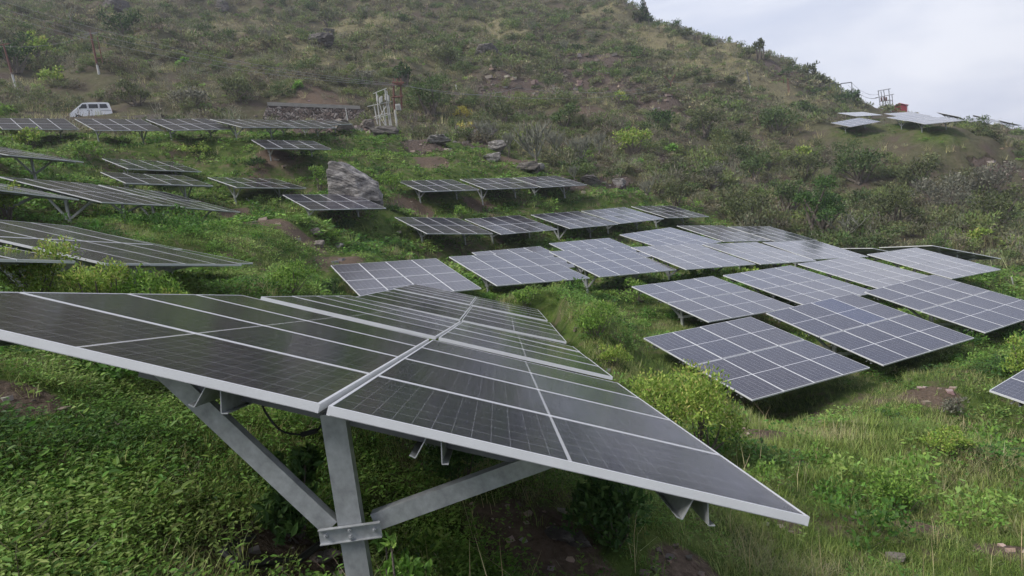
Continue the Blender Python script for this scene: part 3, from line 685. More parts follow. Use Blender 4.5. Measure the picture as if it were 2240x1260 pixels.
# hillside scrub
def bush_proto(n,leaf,seed,flat=.75):
    g=np.random.default_rng(seed); nb=g.integers(5,9); bl=[(0,0,.32,.5)]
    for i in range(nb):
        a=g.uniform(0,6.283); q=g.uniform(.25,.68); bl.append((q*math.cos(a),q*math.sin(a),g.uniform(.2,.62)*flat,g.uniform(.2,.42)))
    C,U,V=cloud(g,n,bl,leaf); C[:,2]=np.maximum(C[:,2],-.05)
    return leafquads(C,U,V)
bp=[bush_proto(210,.17,100+i) for i in range(8)]
bpf=[bush_proto(100,.24,130+i) for i in range(6)]
bbig=[bush_proto(520,.125,160+i,1.0) for i in range(6)]
tw=[]
for i in range(5):
    C,U,V=sticks(np.random.default_rng(200+i),95,1.15,1.0,.014); q=leafquads(C,U,V)
    C,U,V=cloud(np.random.default_rng(220+i),35,[(0,0,.55,.55)],.12); tw.append(np.concatenate([q,leafquads(C,U,V)]))
dg=[tuft_proto(26,.95,.45,.022,1,.55) for _ in range(5)]
def hillpts(n,r0,r1,pw=1.0):
    x,y=polar(n,r0,r1,pw); f=fieldw(x,y); m=f<.35; x,y=x[m],y[m]; return x,y,H(x,y)
def scrub(protos,n,r0,r1,pal,seed,s0,s1,dens,var=.25,wl=11,spread=.6,z=-.08,zs=1.0,pw=1.0):
    x,y,z_=hillpts(n,r0,r1,pw); k=dens(x,y); m=G.uniform(0,1,len(x))<k; x,y,z_=x[m],y[m],z_[m]
    s=G.uniform(0,1,len(x))**1.6*(s1-s0)+s0; t=ntint(x,y,pal,seed,wl,spread)
    return instance(protos,G.integers(0,len(protos),len(x)),np.stack([x,y,z_+z*s],1),G.uniform(0,6.283,len(x)),s,t,G,var,s*zs*G.uniform(.75,1.3,len(x)))
bare=lambda x,y:np.clip(np.maximum(np.maximum(patchw('rock',x,y)*.95,patchw('soil',x,y)),2*patchw('clear',x,y)),0,1)*np.clip(.85+.5*waves(x,y,5,99),.3,1); _b0=bare; bare=lambda x,y:np.clip(np.maximum(_b0(x,y),3*patchw('clear',x,y)),0,1)
dry=lambda x,y:patchw('dry',x,y)
S1=scrub(bp,8500,20,125,PS,61,.5,1.4,lambda x,y:(1-bare(x,y))*(1-.6*dry(x,y)),pw=.75)
S2=scrub(bpf,17000,105,255,PS,62,.7,2.0,lambda x,y:(1-bare(x,y))*(1-.65*dry(x,y)),pw=.6)
S3=scrub(tw,2600,20,210,[(.09,.085,.06),(.13,.125,.09),(.08,.07,.055),(.11,.12,.075)],63,.7,1.9,lambda x,y:.9*(1-bare(x,y)),pw=.8)
S4=scrub(bp,2300,20,110,PG[1:],66,.35,1.0,lambda x,y:(1-bare(x,y))*(1-.6*dry(x,y))*np.clip(.25+waves(x,y,17,77),0,1),.2,pw=.8)
big=lambda x,y:(1-bare(x,y))*(1-.75*dry(x,y))*np.clip(.5+.6*waves(x,y,24,91),0.05,1)
S5=scrub(bbig,2100,34,125,[(.040,.058,.022),(.060,.085,.030),(.090,.098,.048),(.060,.064,.036),(.095,.120,.040),(.088,.078,.056)],67,1.0,2.6,lambda x,y:np.maximum(big(x,y),.8*(1-bare(x,y))*((x>.25*y)&(y<95))),.2,15,.9,pw=.8)
S6=scrub(bp,1900,115,250,[(.026,.045,.014),(.050,.085,.022),(.075,.095,.036),(.040,.066,.018),(.07,.10,.03)],68,1.3,2.8,big,.2,18,.9,pw=.7)
sm=quadmesh('scrub',np.concatenate([a[0] for a in (S1,S2,S3,S4,S5,S6)]),np.concatenate([a[1] for a in (S1,S2,S3,S4,S5,S6)]),M['scrub'])
tag(link('scrub',sm),'olive and brown scrub bushes covering the mountain slope behind the tables','scrub',kind='stuff')
D1_=scrub(dg,13000,40,240,[(.16,.15,.08),(.22,.20,.11),(.14,.15,.07),(.28,.26,.16)],64,.5,1.3,lambda x,y:np.clip(.38+1.3*dry(x,y)+.25*waves(x,y,20,88),0,1)*(1-.6*bare(x,y)),pw=.7)
D2_=scrub(dg,1500,22,90,[(.13,.17,.06),(.18,.18,.09),(.24,.21,.12)],65,.3,.8,lambda x,y:.7*(1-bare(x,y)),pw=.8)
dm=quadmesh('dry_grass',np.concatenate([D1_[0],D2_[0]]),np.concatenate([D1_[1],D2_[1]]),M['scrub'])
tag(link('dry_grass',dm),'pale dry grass in streaks on the upper mountain slope','dry grass',kind='stuff')
# loose stones
def stone_proto(seed):
    g=np.random.default_rng(seed); v=np.array([(x,y,z) for x in(-1,1) for y in(-1,1) for z in(-1,1)],float)*[.5,.38,.26]*g.uniform(.6,1.3,(8,3)); v[:,2]*=g.uniform(.7,1.2)
    return np.stack([v[list(q)] for q in [(0,1,3,2),(4,6,7,5),(0,4,5,1),(2,3,7,6),(0,2,6,4),(1,5,7,3)]])
sp_=[stone_proto(300+i) for i in range(9)]
x,y=polar(26000,3,150,.9); k=np.clip(np.maximum(patchw('rock',x,y),patchw('soil',x,y)*.2)*1.3,0,1)+.004; m=G.uniform(0,1,len(x))<k; x,y=x[m],y[m]; z=H(x,y)
s=(.018+.0046*np.hypot(x,y))*G.uniform(.35,1,len(x))**1.8*2.2
st=instance(sp_,G.integers(0,9,len(x)),np.stack([x,y,z+s*.05],1),G.uniform(0,6.283,len(x)),s,ntint(x,y,[(.09,.075,.065),(.17,.125,.105),(.25,.21,.18),(.14,.13,.125)],71,5,.8),G,.12)
tag(link('rubble',quadmesh('rubble',st[0],st[1],M['scrub'])),'loose brown and grey stones lying on the bare cuts of the slope','rubble',kind='stuff')
# ---------------------------------------------------------------- single shrubs and trees
def leaf_mesh(name,blobs,n,leaf,tints,seed,fine=False,ratio=.45,up=.3,out=.6,m=None,var=.22,fill=.35,tip=None):
    g=np.random.default_rng(seed); C,U,V=cloud(g,n,blobs,leaf,ratio,out,up,fill); q=leafquads(C,U,V,fine,.28)
    tt_=np.array(tints,float)[g.integers(0,len(tints),n)]*(1+var*g.normal(size=(n,1)))
    if tip is not None:
        zz=(C[:,2]-C[:,2].min())/(np.ptp(C[:,2])+1e-6); k=g.uniform(0,1,n)<zz*.16; tt_[k]=np.array(tip)*(1+.15*g.normal(size=(k.sum(),1)))
    if fine: tt_=np.concatenate([tt_,tt_],0)
    return quadmesh(name,q,np.clip(tt_,.005,.8),m or M['leaf'])
def domeblobs(g,w,h,n=9,lo=.25):
    b=[(0,0,h*.45,min(w*.32,h*.45))]
    for i in range(n):
        a=i*2.4+g.uniform(-.5,.5); q=g.uniform(.15,.36)*w; zz=g.uniform(lo,.78)*h
        b.append((q*math.cos(a),q*math.sin(a),zz,g.uniform(.13,.24)*min(w,h*1.4)))
    return b
def stems_mesh(g,blobs,r0,m,name='stems',base=(0,0,-.1)):
    mb=MB()
    for b in blobs:
        p=Vector(b[:3]); o=Vector(base)+Vector((g.normal()*r0*2,g.normal()*r0*2,0)); mid=(o+p)/2+Vector((g.normal()*.05,g.normal()*.05,0))*p.length; mid.z=max(mid.z,o.z+.3*(p.z-o.z))
        mb.tube([o,mid,p],[r0,r0*.7,r0*.3],5)
    return mb.mesh(name,m)
KIND={'spring':([(.13,.20,.035),(.18,.25,.05),(.10,.16,.025),(.21,.25,.06)],(.26,.24,.08)),
 'green':([(.06,.12,.02),(.09,.16,.028),(.12,.19,.035)],(.16,.22,.05)),
 'bright':([(.10,.20,.035),(.13,.24,.05),(.085,.16,.028)],(.17,.25,.06)),
 'dark':([(.016,.036,.012),(.028,.055,.016),(.04,.07,.02)],(.05,.09,.02)),
 'olive':([(.055,.07,.028),(.075,.09,.035),(.05,.06,.03)],(.10,.11,.05)),
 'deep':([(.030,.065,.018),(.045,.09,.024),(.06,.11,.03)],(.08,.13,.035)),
 'mid':([(.045,.075,.024),(.062,.095,.030),(.050,.070,.028)],(.085,.12,.04)),
 'yellow':([(.26,.22,.045),(.20,.20,.05),(.30,.26,.06)],(.2,.22,.05)),
 'grey':([(.10,.10,.075),(.13,.13,.10),(.08,.085,.06)],(.16,.15,.12))}
SHN=[0]
def shrub(px,py,wp,hp,kind,label,name='shrub',cat='shrub',group=None,near=None,n=None,leaf=None,trunk=0.,cone=False,fine=None,Y=None):
    p=hit(px,py,near)
    if Y: q=at(px,py,Y); p=np.array([q[0],Y,H1(q[0],Y)])
    D=math.hypot(p[0],p[1]); w_,h_=wp*D/F,hp*D/F
    SHN[0]+=1; g=np.random.default_rng(900+SHN[0])
    if leaf is None: leaf=max(.05,.0042*D) if D<30 else .0042*D
    root=empty(name,(p[0],p[1],p[2]-.03),g.uniform(0,6)); tag(root,label,cat,group)
    hb=h_*trunk
    if cone: bl=[(g.normal()*.06*w_,g.normal()*.06*w_,hb+(h_-hb)*t,max(.06*w_,w_*.5*(1-t)**.8)) for t in np.linspace(.05,.93,9)]
    else: bl=[(b[0],b[1],hb+b[2]*(1-trunk),b[3]) for b in domeblobs(g,w_,h_,11 if D<30 else 8,.2)]
    vol=w_*w_*h_/(leaf**3); n=n or int(min(5200,max(320,1.0*(w_*h_)/(leaf*leaf)*6.5)))
    fine=(D<16) if fine is None else fine
    tn,tp=KIND[kind]
    link('crown' if cat=='tree' else 'foliage',leaf_mesh('foliage',bl,n,leaf,tn,900+SHN[0],fine,tip=tp),root)
    link('trunk' if cat=='tree' else 'stems',stems_mesh(g,bl,max(.008,.018*h_ if cat!='tree' else .035*h_),M['bark'],base=(0,0,-.1)),root)
    return root
def cactus(px,py,wp,hp,label,near=None,name='candelabra_tree',dense=1.0,group='candelabra trees',m=None,cat='tree',bend=1.0):
    p=hit(px,py,near); D=math.hypot(p[0],p[1]); w_,h_=wp*D/F,hp*D/F; SHN[0]+=1; g=np.random.default_rng(700+SHN[0])
    root=empty(name,(p[0],p[1],p[2]-.05),g.uniform(0,6)); tag(root,label,cat,group)
    m=m or M['palebark']; r0=max(.022*h_,.0006*D)
    lean=Vector((g.normal()*.06,g.normal()*.06,0))*h_; tt0=Vector((lean.x,lean.y,.33*h_))
    tb=MB(); tb.tube([(0,0,-.1),(lean.x*.4,lean.y*.4,.15*h_),tt0],[r0*1.3,r0*1.05,r0],7); link('trunk',tb.mesh('trunk',M['bark'] if m is M['palebark'] else m,True),root)
    br=MB()
    def grow(p,d,l,r,lev):
        pts=[p];q=p.copy();dd=d.copy()
        for i in range(3):
            dd=(dd+Vector((0,0,.30*bend))+Vector((g.normal()*.12,g.normal()*.12,0))).normalized(); q=q+dd*l/3; pts.append(q.copy())
        br.tube(pts,[r,r*.9,r*.8,r*.7],5)
        if lev<3:
            for k in range(int(g.integers(2,5)*dense+.5)):
                a=g.uniform(0,6.283); out=Vector((math.cos(a),math.sin(a),g.uniform(-.1,.6)))
                grow(pts[-1] if k<2 else pts[2],(dd*.55+out*.75).normalized(),l*g.uniform(.6,.85),r*.72,lev+1)
    nb=int(5*dense+1)
    for k in range(nb):
        a=k*6.283/nb+g.uniform(-.4,.4); grow(tt0*(g.uniform(.75,1.0)),Vector((math.cos(a)*w_/h_,math.sin(a)*w_/h_,.45)).normalized(),h_*.26,r0*.62,1)
    link('branches',br.mesh('branches',m),root)
    return root
# foreground and terrace shrubs
SG='shrubs between the solar tables'
shrub(1522,1005,290,215,'spring','large yellow-green leafy bush beside the right edge of the nearest table','bush','bush',leaf=.062,n=5600)
shrub(205,640,170,185,'spring','tall yellow-green shrub behind the left part of the nearest table',group=SG,leaf=.06,Y=9.3)
shrub(75,640,170,165,'spring','low yellow-green shrub at the left picture edge behind the nearest table',group=SG,leaf=.06,Y=9.3)
shrub(320,640,150,165,'green','low green shrub right of the tallest shrub behind the nearest table',group=SG,leaf=.06,Y=9.3)
shrub(410,640,120,140,'spring','small spring-green shrub under the tip of the large left table',group=SG,leaf=.05,Y=9.3)
shrub(640,640,150,70,'green','rounded green shrub left of the lone grey table',group=SG)
shrub(725,655,60,55,'dark','dark shrub tucked against the left corner of the lone grey table',group=SG)
shrub(1305,735,120,80,'green','round green bush on the grassy bank above the near row',group=SG)
shrub(1345,800,100,55,'spring','yellow-green bush below the round bush on the bank',group=SG)
shrub(1400,660,70,55,'green','green shrub at the left corner of the dark table on the bank',group=SG)
shrub(1150,668,85,45,'green','small green shrub under the front edge of the second grey table',group=SG)
shrub(1960,1120,130,95,'green','compact green bush alone on the lower right grass',group=SG)
shrub(2065,985,120,50,'spring','flat spreading bush on the rim of the lower right terrace',group=SG)
shrub(2085,905,70,35,'grey','small grey-green shrub above the terrace rim at the right',group=SG)
shrub(2232,830,75,85,'spring','leafy bush cut by the right picture edge',group=SG)
shrub(1545,620,90,36,'green','low green shrub between the third and fourth grey tables',group=SG)
shrub(1630,612,80,30,'spring','bright low shrub touching the upper corner of the dark bank table',group=SG)
shrub(1255,528,66,40,'green','round green bush in front of the middle dark row',group=SG)
shrub(1008,478,42,32,'green','small round bush above the gap in the middle dark row',group=SG)
shrub(760,505,60,30,'dark','dark bush below the table in front of the boulder',group=SG)
shrub(735,528,40,34,'green','upright bush beside the dark bush below the boulder table',group=SG)
shrub(565,366,56,26,'dark','dark green bush above the middle upper tables',group=SG)
shrub(432,342,76,30,'spring','yellow-green bush under the upper row of tables',group=SG)
shrub(190,350,70,36,'green','green bush left of the pair of stacked small tables',group=SG)
shrub(65,325,90,36,'spring','yellow-green bush above the edge-on table at the left',group=SG)
shrub(18,480,60,75,'spring','leafy yellow-green bush at the left edge beside the sloping tables',group=SG)
shrub(860,300,40,24,'green','green shrub at the foot of the transformer frame',group=SG)
shrub(1690,530,60,16,'dark','thin dark shrub poking over the pale table',group=SG)
shrub(860,420,60,50,'green','green shrub at the right foot of the big boulder',group=SG)
shrub(700,415,40,60,'green','green shrub against the left face of the big boulder',group=SG)
shrub(2130,535,110,30,'spring','yellow-green shrub behind the two tables turned away',group=SG)
# plants under the nearest table
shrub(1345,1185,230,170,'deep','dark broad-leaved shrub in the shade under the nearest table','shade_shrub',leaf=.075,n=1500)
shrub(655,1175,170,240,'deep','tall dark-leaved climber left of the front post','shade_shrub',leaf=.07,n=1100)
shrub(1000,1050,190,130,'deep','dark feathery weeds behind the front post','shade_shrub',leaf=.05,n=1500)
shrub(905,1430,130,350,'bright','bright green sprig with toothed leaves at the front post foot','sprig','plant',leaf=.05,n=260,trunk=.3)
shrub(930,1235,110,90,'green','low green weeds right of the bright sprig by the post','weed_clump','plant',leaf=.05,n=300)
# trees of the slope
shrub(943,262,115,92,'mid','leafy light green tree beside the transformer frame','broadleaf_tree','tree',trunk=.15)
shrub(888,190,52,64,'dark','dark green tree above the transformer frame','broadleaf_tree','tree',trunk=.1)
shrub(1015,262,48,34,'yellow','yellow-leaved shrub above the bare knoll','yellow_shrub','shrub')
shrub(1022,300,52,34,'yellow','lower yellow-leaved shrub next to the candelabra trees','yellow_shrub','shrub')
shrub(401,150,27,22,'bright','vivid green round bush alone on the slope above the wall','round_bush','bush')
shrub(88,150,56,66,'spring','yellow-green tree between the two leaning poles','broadleaf_tree','tree',trunk=.1)
shrub(38,160,70,64,'dark','dark green tree behind the leftmost leaning pole','broadleaf_tree','tree',trunk=.1)
shrub(112,190,60,34,'spring','flat-topped pale shrub below the yellow-green tree','flat_shrub','shrub')
shrub(18,268,36,32,'green','green bush above the leftmost table of the upper row','roadside_bush','bush')
shrub(655,196,26,22,'bright','bright green bush above the left end of the stone wall','roadside_bush','bush')
shrub(1800,524,105,135,'deep','dark round tree behind the pale grey tables','broadleaf_tree','tree',trunk=.04,n=3200)
shrub(1385,345,100,64,'spring','yellow-green tree on the slope right of the candelabra trees','broadleaf_tree','tree',trunk=.1)
shrub(1397,368,40,24,'bright','vivid green shrub below the yellow-green slope tree','vivid_shrub','shrub')
shrub(1468,338,34,24,'bright','vivid green shrub right of the yellow-green slope tree','vivid_shrub','shrub')
shrub(1358,232,44,34,'spring','yellow-green bush beside the grey scree patch','slope_bush','bush')
shrub(1540,300,90,60,'olive','broad olive tree in the middle of the right slope','broadleaf_tree','tree',trunk=.06)
shrub(1600,190,34,24,'olive','small olive bush among the dry grass of the ridge','slope_bush','bush')
shrub(1765,350,60,30,'spring','yellow-green bush below the nearest ridge table','slope_bush','bush')
shrub(1640,500,110,70,'olive','broad olive tree at the left foot of the valley slope','slope_tree','tree',trunk=.06,group='trees scattered over the slope')
shrub(1730,470,90,80,'mid','green tree left of the dark round tree','slope_tree','tree',trunk=.06,group='trees scattered over the slope')
shrub(1960,500,120,80,'olive','wide olive tree right of the bare grey tree','slope_tree','tree',trunk=.06,group='trees scattered over the slope')
shrub(2070,480,110,75,'grey','grey-green tree on the valley slope above the tables turned away','slope_tree','tree',trunk=.06,group='trees scattered over the slope')
shrub(2180,510,110,80,'olive','olive tree at the right edge above the tables turned away','slope_tree','tree',trunk=.06,group='trees scattered over the slope')
shrub(1560,420,90,60,'grey','grey-green tree above the last table of the middle row','slope_tree','tree',trunk=.06,group='trees scattered over the slope')
shrub(1650,400,80,55,'mid','rounded green tree in the middle of the valley slope','slope_tree','tree',trunk=.06,group='trees scattered over the slope')
shrub(1760,400,100,60,'olive','olive tree above the dark round tree','slope_tree','tree',trunk=.06,group='trees scattered over the slope')
shrub(1880,400,110,70,'mid','large green tree below the white far pole','slope_tree','tree',trunk=.06,group='trees scattered over the slope')
shrub(2010,420,110,60,'olive','olive tree right of the large green tree','slope_tree','tree',trunk=.06,group='trees scattered over the slope')
shrub(2160,430,100,60,'grey','grey-green tree at the far right of the valley slope','slope_tree','tree',trunk=.06,group='trees scattered over the slope')
shrub(1480,450,70,50,'olive','olive bush tree beside the lone candelabra tree','slope_tree','tree',trunk=.06,group='trees scattered over the slope')
shrub(1700,300,110,60,'mid','green tree clump under the portal frames','slope_tree','tree',trunk=.06,group='trees scattered over the slope')
shrub(1620,330,90,50,'olive','olive tree left of the clump under the portal frames','slope_tree','tree',trunk=.06,group='trees scattered over the slope')
shrub(1450,290,80,50,'dark','dark green tree beside the broad olive tree','slope_tree','tree',trunk=.06,group='trees scattered over the slope')
shrub(1760,260,60,36,'mid','green tree left of the nearest ridge table','slope_tree','tree',trunk=.06,group='trees scattered over the slope')
shrub(1100,270,80,50,'olive','olive tree behind the candelabra trees','slope_tree','tree',trunk=.06,group='trees scattered over the slope')
shrub(1240,280,90,50,'mid','green tree behind the tallest candelabra tree','slope_tree','tree',trunk=.06,group='trees scattered over the slope')
shrub(980,150,90,50,'olive','round olive tree on the slope above the light green tree','slope_tree','tree',trunk=.06,group='trees scattered over the slope')
shrub(800,190,60,40,'grey','grey-green tree above the right end of the stone wall','slope_tree','tree',trunk=.06,group='trees scattered over the slope')
shrub(300,230,80,46,'olive','olive tree right of the van','slope_tree','tree',trunk=.06,group='trees scattered over the slope')
shrub(420,240,100,50,'grey','grey-brown tree midway between the van and the wall','slope_tree','tree',trunk=.06,group='trees scattered over the slope')
shrub(520,220,80,46,'olive','olive tree left of the stone wall','slope_tree','tree',trunk=.06,group='trees scattered over the slope')
shrub(720,60,60,40,'olive','olive tree near the top of the slope','slope_tree','tree',trunk=.06,group='trees scattered over the slope')
shrub(270,80,90,44,'dark','dark tree right of the double pole','slope_tree','tree',trunk=.06,group='trees scattered over the slope')
shrub(1412,56,32,58,'dark','tall conical tree standing on the skyline','conical_tree','tree',trunk=.02,cone=True,n=900)
shrub(1395,50,26,26,'olive','bushy tree left of the conical skyline tree','ridge_tree','tree',trunk=.05)
shrub(1662,130,32,48,'olive','round-headed tree on the skyline above the dry slope','ridge_tree','tree',trunk=.15)
shrub(1636,130,40,26,'olive','low dark trees left of the round-headed skyline tree','ridge_tree','tree',trunk=.02)
shrub(1500,84,40,20,'olive','low bush on the skyline right of the conical tree','ridge_bush','bush')
shrub(1545,100,26,20,'olive','small bush on the skyline midway between the two ridge trees','ridge_bush','bush')
shrub(1770,170,40,30,'olive','rounded bush on the lower skyline above the portal poles','ridge_bush','bush')
shrub(1795,190,44,28,'olive','rounded bush at the foot of the skyline above the last poles','ridge_bush','bush')
shrub(1862,228,42,28,'dark','dark domed bush on the skyline beside the portal frames','ridge_bush','bush')
for a in [(1070,322,78,74,'candelabra tree at the top of the knoll nearest the yellow shrubs'),(1112,345,26,66,'slim candelabra tree standing in front of its taller neighbour on the knoll'),
 (1175,384,88,135,'tallest candelabra tree with a dark trunk behind the right upper tables'),(1222,352,52,80,'candelabra tree leaning behind the tallest one'),
 (1278,378,80,98,'candelabra tree with a pale trunk right of the tallest one'),(1308,350,40,70,'candelabra tree at the far right of the knoll group'),(1258,400,34,48,'small candelabra tree at the right end of the right upper tables'),
 (1425,440,44,60,'lone candelabra tree below the vivid green shrub')]:
    cactus(*a,dense=1.3)
cactus(903,296,72,62,'dry branching tree among dark scrub beside the transformer frame',name='dry_tree',group='bare trees',m=M['bark'])
cactus(1868,540,130,98,'bare grey tree beside the dark round tree',name='dry_tree',group='bare trees',bend=.4)
cactus(152,62,24,52,'pale dead tree high on the left slope',name='dead_tree',group='bare trees',dense=.6)
for i,a in enumerate([(588,105,50,46,'grey candelabra tree on the upper slope left of centre'),(640,40,60,34,'grey candelabra tree at the top edge left of centre'),(1240,120,40,40,'grey candelabra tree above the bare red cut'),(1165,75,46,36,'grey candelabra tree at the upper middle slope'),(1505,135,34,26,'grey candelabra tree in the dry grass below the skyline'),(1295,95,36,34,'grey candelabra tree between the red cut and the skyline'),(800,40,44,30,'grey candelabra tree near the top edge centre')]):
    cactus(*a)
cactus(1735,150,44,30,'thin bare tree on the skyline right of the round-headed tree',name='dry_tree',group='bare trees',bend=.6,dense=.9)
cactus(1570,106,34,26,'thin bare tree on the skyline left of the round-headed tree',name='dry_tree',group='bare trees',bend=.6,dense=.9)

# ---------------------------------------------------------------- rocks
def rock(name,px,py,wp,hp,label,m='rock',seed=1,planes=None,sub=4,near=None,group=None,strata=.06,depthf=.8,cat='rock'):
    p=hit(px,py,near); D=p[1]; w_,h_=wp*D/F/2,hp*D/F/2
    import bmesh
    g=np.random.default_rng(seed); bm=bmesh.new(); bmesh.ops.create_icosphere(bm,subdivisions=sub,radius=1)
    if planes is None:
        planes=[]
        for i in range(11):
            n=unit(g.normal(size=3)*[1,1,.8]+[0,0,.15]); planes.append((n,g.uniform(.72,1.0)))
        planes.append((np.array([0,0,1.]),g.uniform(.75,1)))
    NN=np.array([unit(np.array(a[0],float)) for a in planes]); DD=np.array([a[1] for a in planes])
    V=np.array([v.co[:] for v in bm.verts]); dots=V@NN.T; rr=np.min(np.where(dots>.05,DD/np.maximum(dots,.05),9),1); rr=np.minimum(rr,1.9)
    X=V*rr[:,None]
    s_=X@unit(np.array([.5,.1,1.])); 
    wv=sum(np.sin(X@g.normal(size=3)*k*1.7+g.uniform(0,6))/k for k in (1,2,4,7))
    h1=np.random.default_rng(seed+1).uniform(-1,1,400); h2=np.random.default_rng(seed+2).uniform(-1,1,400)
    st_=strata*(h1[(np.floor(s_*9+.8*wv)).astype(int)%400]+.6*h2[(np.floor(s_*23+1.7*wv)).astype(int)%400])
    nzv=sum(np.sin(X@g.normal(size=3)*k*2.2+g.uniform(0,6))/k for k in (1,2,3,5,8,13))*.065
    X=X+V*(st_+nzv)[:,None]
    X=X*np.array([w_,w_*depthf,h_])
    for v,c in zip(bm.verts,X): v.co=c
    me=bpy.data.meshes.new(name); bm.to_mesh(me); bm.free(); me.materials.append(M[m])
    o=link(name,me); o.location=(p[0],p[1],p[2]+h_*.72); tag(o,label,cat,group); return o
rock('boulder',774,437,102,100,'huge layered grey boulder standing behind the middle table','rock',5,[((-1,-.1,.12),.84),((.62,-.1,.78),.52),((-.25,0,1),1.0),((0,-1,.25),.85),((0,1,.2),.9),((1,0,.1),1.05),((0,0,-1),.9),((-.35,-.9,-.1),.92),((.5,-.8,.3),.86)],6,strata=.032,cat='boulder')
RG='loose rocks on the slope'
for a in [(822,452,34,24,'small block at the right foot of the huge boulder'),(1050,310,46,34,'dark rock outcrop at the crest of the knoll'),(1030,296,34,30,'upper dark stack of the knoll outcrop'),(1088,330,36,26,'low rock right of the knoll outcrop'),(1072,350,26,18,'small rock below the knoll outcrop'),
 (748,285,52,30,'pale rounded rock at the end of the stone wall'),(834,298,44,24,'dark boulder under the transformer frame'),(805,280,30,22,'whitish rock between the wall and the transformer frame'),(955,312,40,18,'flat rock on the grass rim left of the knoll'),(1238,372,40,26,'dark slab behind the right upper tables'),
 (1290,402,40,24,'brown slab beside the small candelabra tree'),(1355,405,26,18,'grey block right of the right upper tables'),(1150,372,44,20,'dark slab left of the tallest candelabra tree'),(1184,372,20,18,'grey block against the trunk of the tallest candelabra tree'),(690,510,24,14,'pale limestone block below the boulder table'),(700,540,26,18,'pale broken rock in the gully below the boulder table'),(745,540,24,12,'flat grey rock in the gully'),
 (2150,660,90,18,'dark rock ledge at the right edge beyond the corner table'),(720,80,24,20,'dark rock face high on the slope left of centre'),(690,100,44,30,'dark outcrop on the slope above the stone wall'),(1065,125,50,34,'dark outcrop at the left end of the red cut'),(485,18,26,22,'dark rock near the top edge left of centre'),(250,25,40,30,'dark rock patch at the top left of the slope')]:
    rock('rock',*a,m='rockd' if 'dark' in a[4] or 'brown' in a[4] else 'stone' if ('pale' in a[4] or 'whit' in a[4]) else 'rock',seed=hash(a[0]*7+a[1])%9999,sub=4,group=RG)
for i,a in enumerate([(1225,1175,60,26,'flat brown stone on the bare soil under the nearest table'),(1262,1190,50,26,'rounded brown stone beside the flat one under the nearest table'),(1955,1225,50,20,'pale stone patch on the lower right grass'),(1745,1018,40,12,'small pale flat stone on the right terrace'),(700,1228,50,22,'pale stone block at the foot of the front post')]):
    rock('stone',*a,m='stone' if 'pale' in a[4] else 'rockd',seed=50+i,group='stones in the foreground')
# ---------------------------------------------------------------- retaining wall
A=at(572,262,70); B_=at(800,262,73); A[2]=min(A[2],H1(A[0],A[1])); 
za,zb=at(590,229,70.3)[2],at(786,240,72.8)[2]
wd=(B_-A); wd[2]=0; wl_=np.linalg.norm(wd); ang=math.atan2(wd[1],wd[0])
wr=empty('retaining_wall',(A[0],A[1],zb-3.2),ang); tag(wr,'long rubble stone retaining wall with a concrete coping on the slope','retaining wall')
mb=MB(); npan=26
ti=[(i/npan*wl_, (za+(zb-za)*i/npan)-(zb-3.2)) for i in range(npan+1)]
ti[0]=(0,ti[0][1]-1.6); ti[1]=(ti[1][0],ti[1][1]-.7)
g=np.random.default_rng(5)
for i in range(npan):
    (x0,h0),(x1,h1)=ti[i],ti[i+1]; y0=.0
    mb.add([(x0,-.35,-1.2),(x1,-.35,-1.2),(x1,.55,-1.2),(x0,.55,-1.2),(x0,-.05,h0),(x1,-.05,h1),(x1,.55,h1),(x0,.55,h0)],[(0,1,5,4),(1,2,6,5),(2,3,7,6),(3,0,4,7),(4,5,6,7)])
mb.build('masonry',M['masonry'],wr)
mb=MB()
for i in range(2,npan-1):
    (x0,h0),(x1,h1)=ti[i],ti[i+1]
    mb.add([(x0,-.09,h0+.004),(x1,-.09,h1+.004),(x1,.6,h1+.004),(x0,.6,h0+.004),(x0,-.07,h0+.38),(x1,-.07,h1+.38),(x1,.6,h1+.38),(x0,.6,h0+.38)],[(0,1,5,4),(1,2,6,5),(2,3,7,6),(3,0,4,7),(4,5,6,7),(3,2,1,0)])
mb.build('coping',M['conc'],wr)
# ---------------------------------------------------------------- van
vp=at(203,262,67.5); vz=at(203,267,67.5)[2]
van=empty('van',(vp[0],vp[1],vz),math.atan2(vp[0],vp[1])*-1+R(0)); tag(van,'white minivan parked on the hill road above the upper row of tables','van')
Lh=1.84; Wv=.74
prof=[(-1.84,.30),(-1.86,.62),(-1.78,.80),(-1.45,.98),(-1.08,1.22),(-.72,1.72),(-.55,1.80),(0,1.84),(1.2,1.84),(1.58,1.80),(1.68,1.68),(1.78,1.15),(1.82,.80),(1.82,.30)]
prof=[(x,z) for x,z in prof]
def arch(cx,r=.33,n=9): return [(cx+r*math.cos(a),.30+r*math.sin(a)) for a in np.linspace(0,math.pi,n)]
poly=prof+arch(1.12)+arch(-1.18)
mb=MB(); n=len(poly)
def tum(z): return Wv-max(0,z-.95)*.13
def ring(s): return [(x,s*tum(z),z) for x,z in poly]
r0=ring(-1);r1=ring(1)
import bmesh
bm=bmesh.new(); v0=[bm.verts.new(p) for p in r0]; v1=[bm.verts.new(p) for p in r1]
for i in range(n): bm.faces.new((v0[i],v0[(i+1)%n],v1[(i+1)%n],v1[i]))
f0=bm.faces.new(v0[::-1]); f1=bm.faces.new(v1); bmesh.ops.triangulate(bm,faces=[f0,f1])
bmesh.ops.recalc_face_normals(bm,faces=bm.faces)
me=bpy.data.meshes.new('body'); bm.to_mesh(me); bm.free(); me.materials.append(M['vanw']); bo=link('body',me,van)
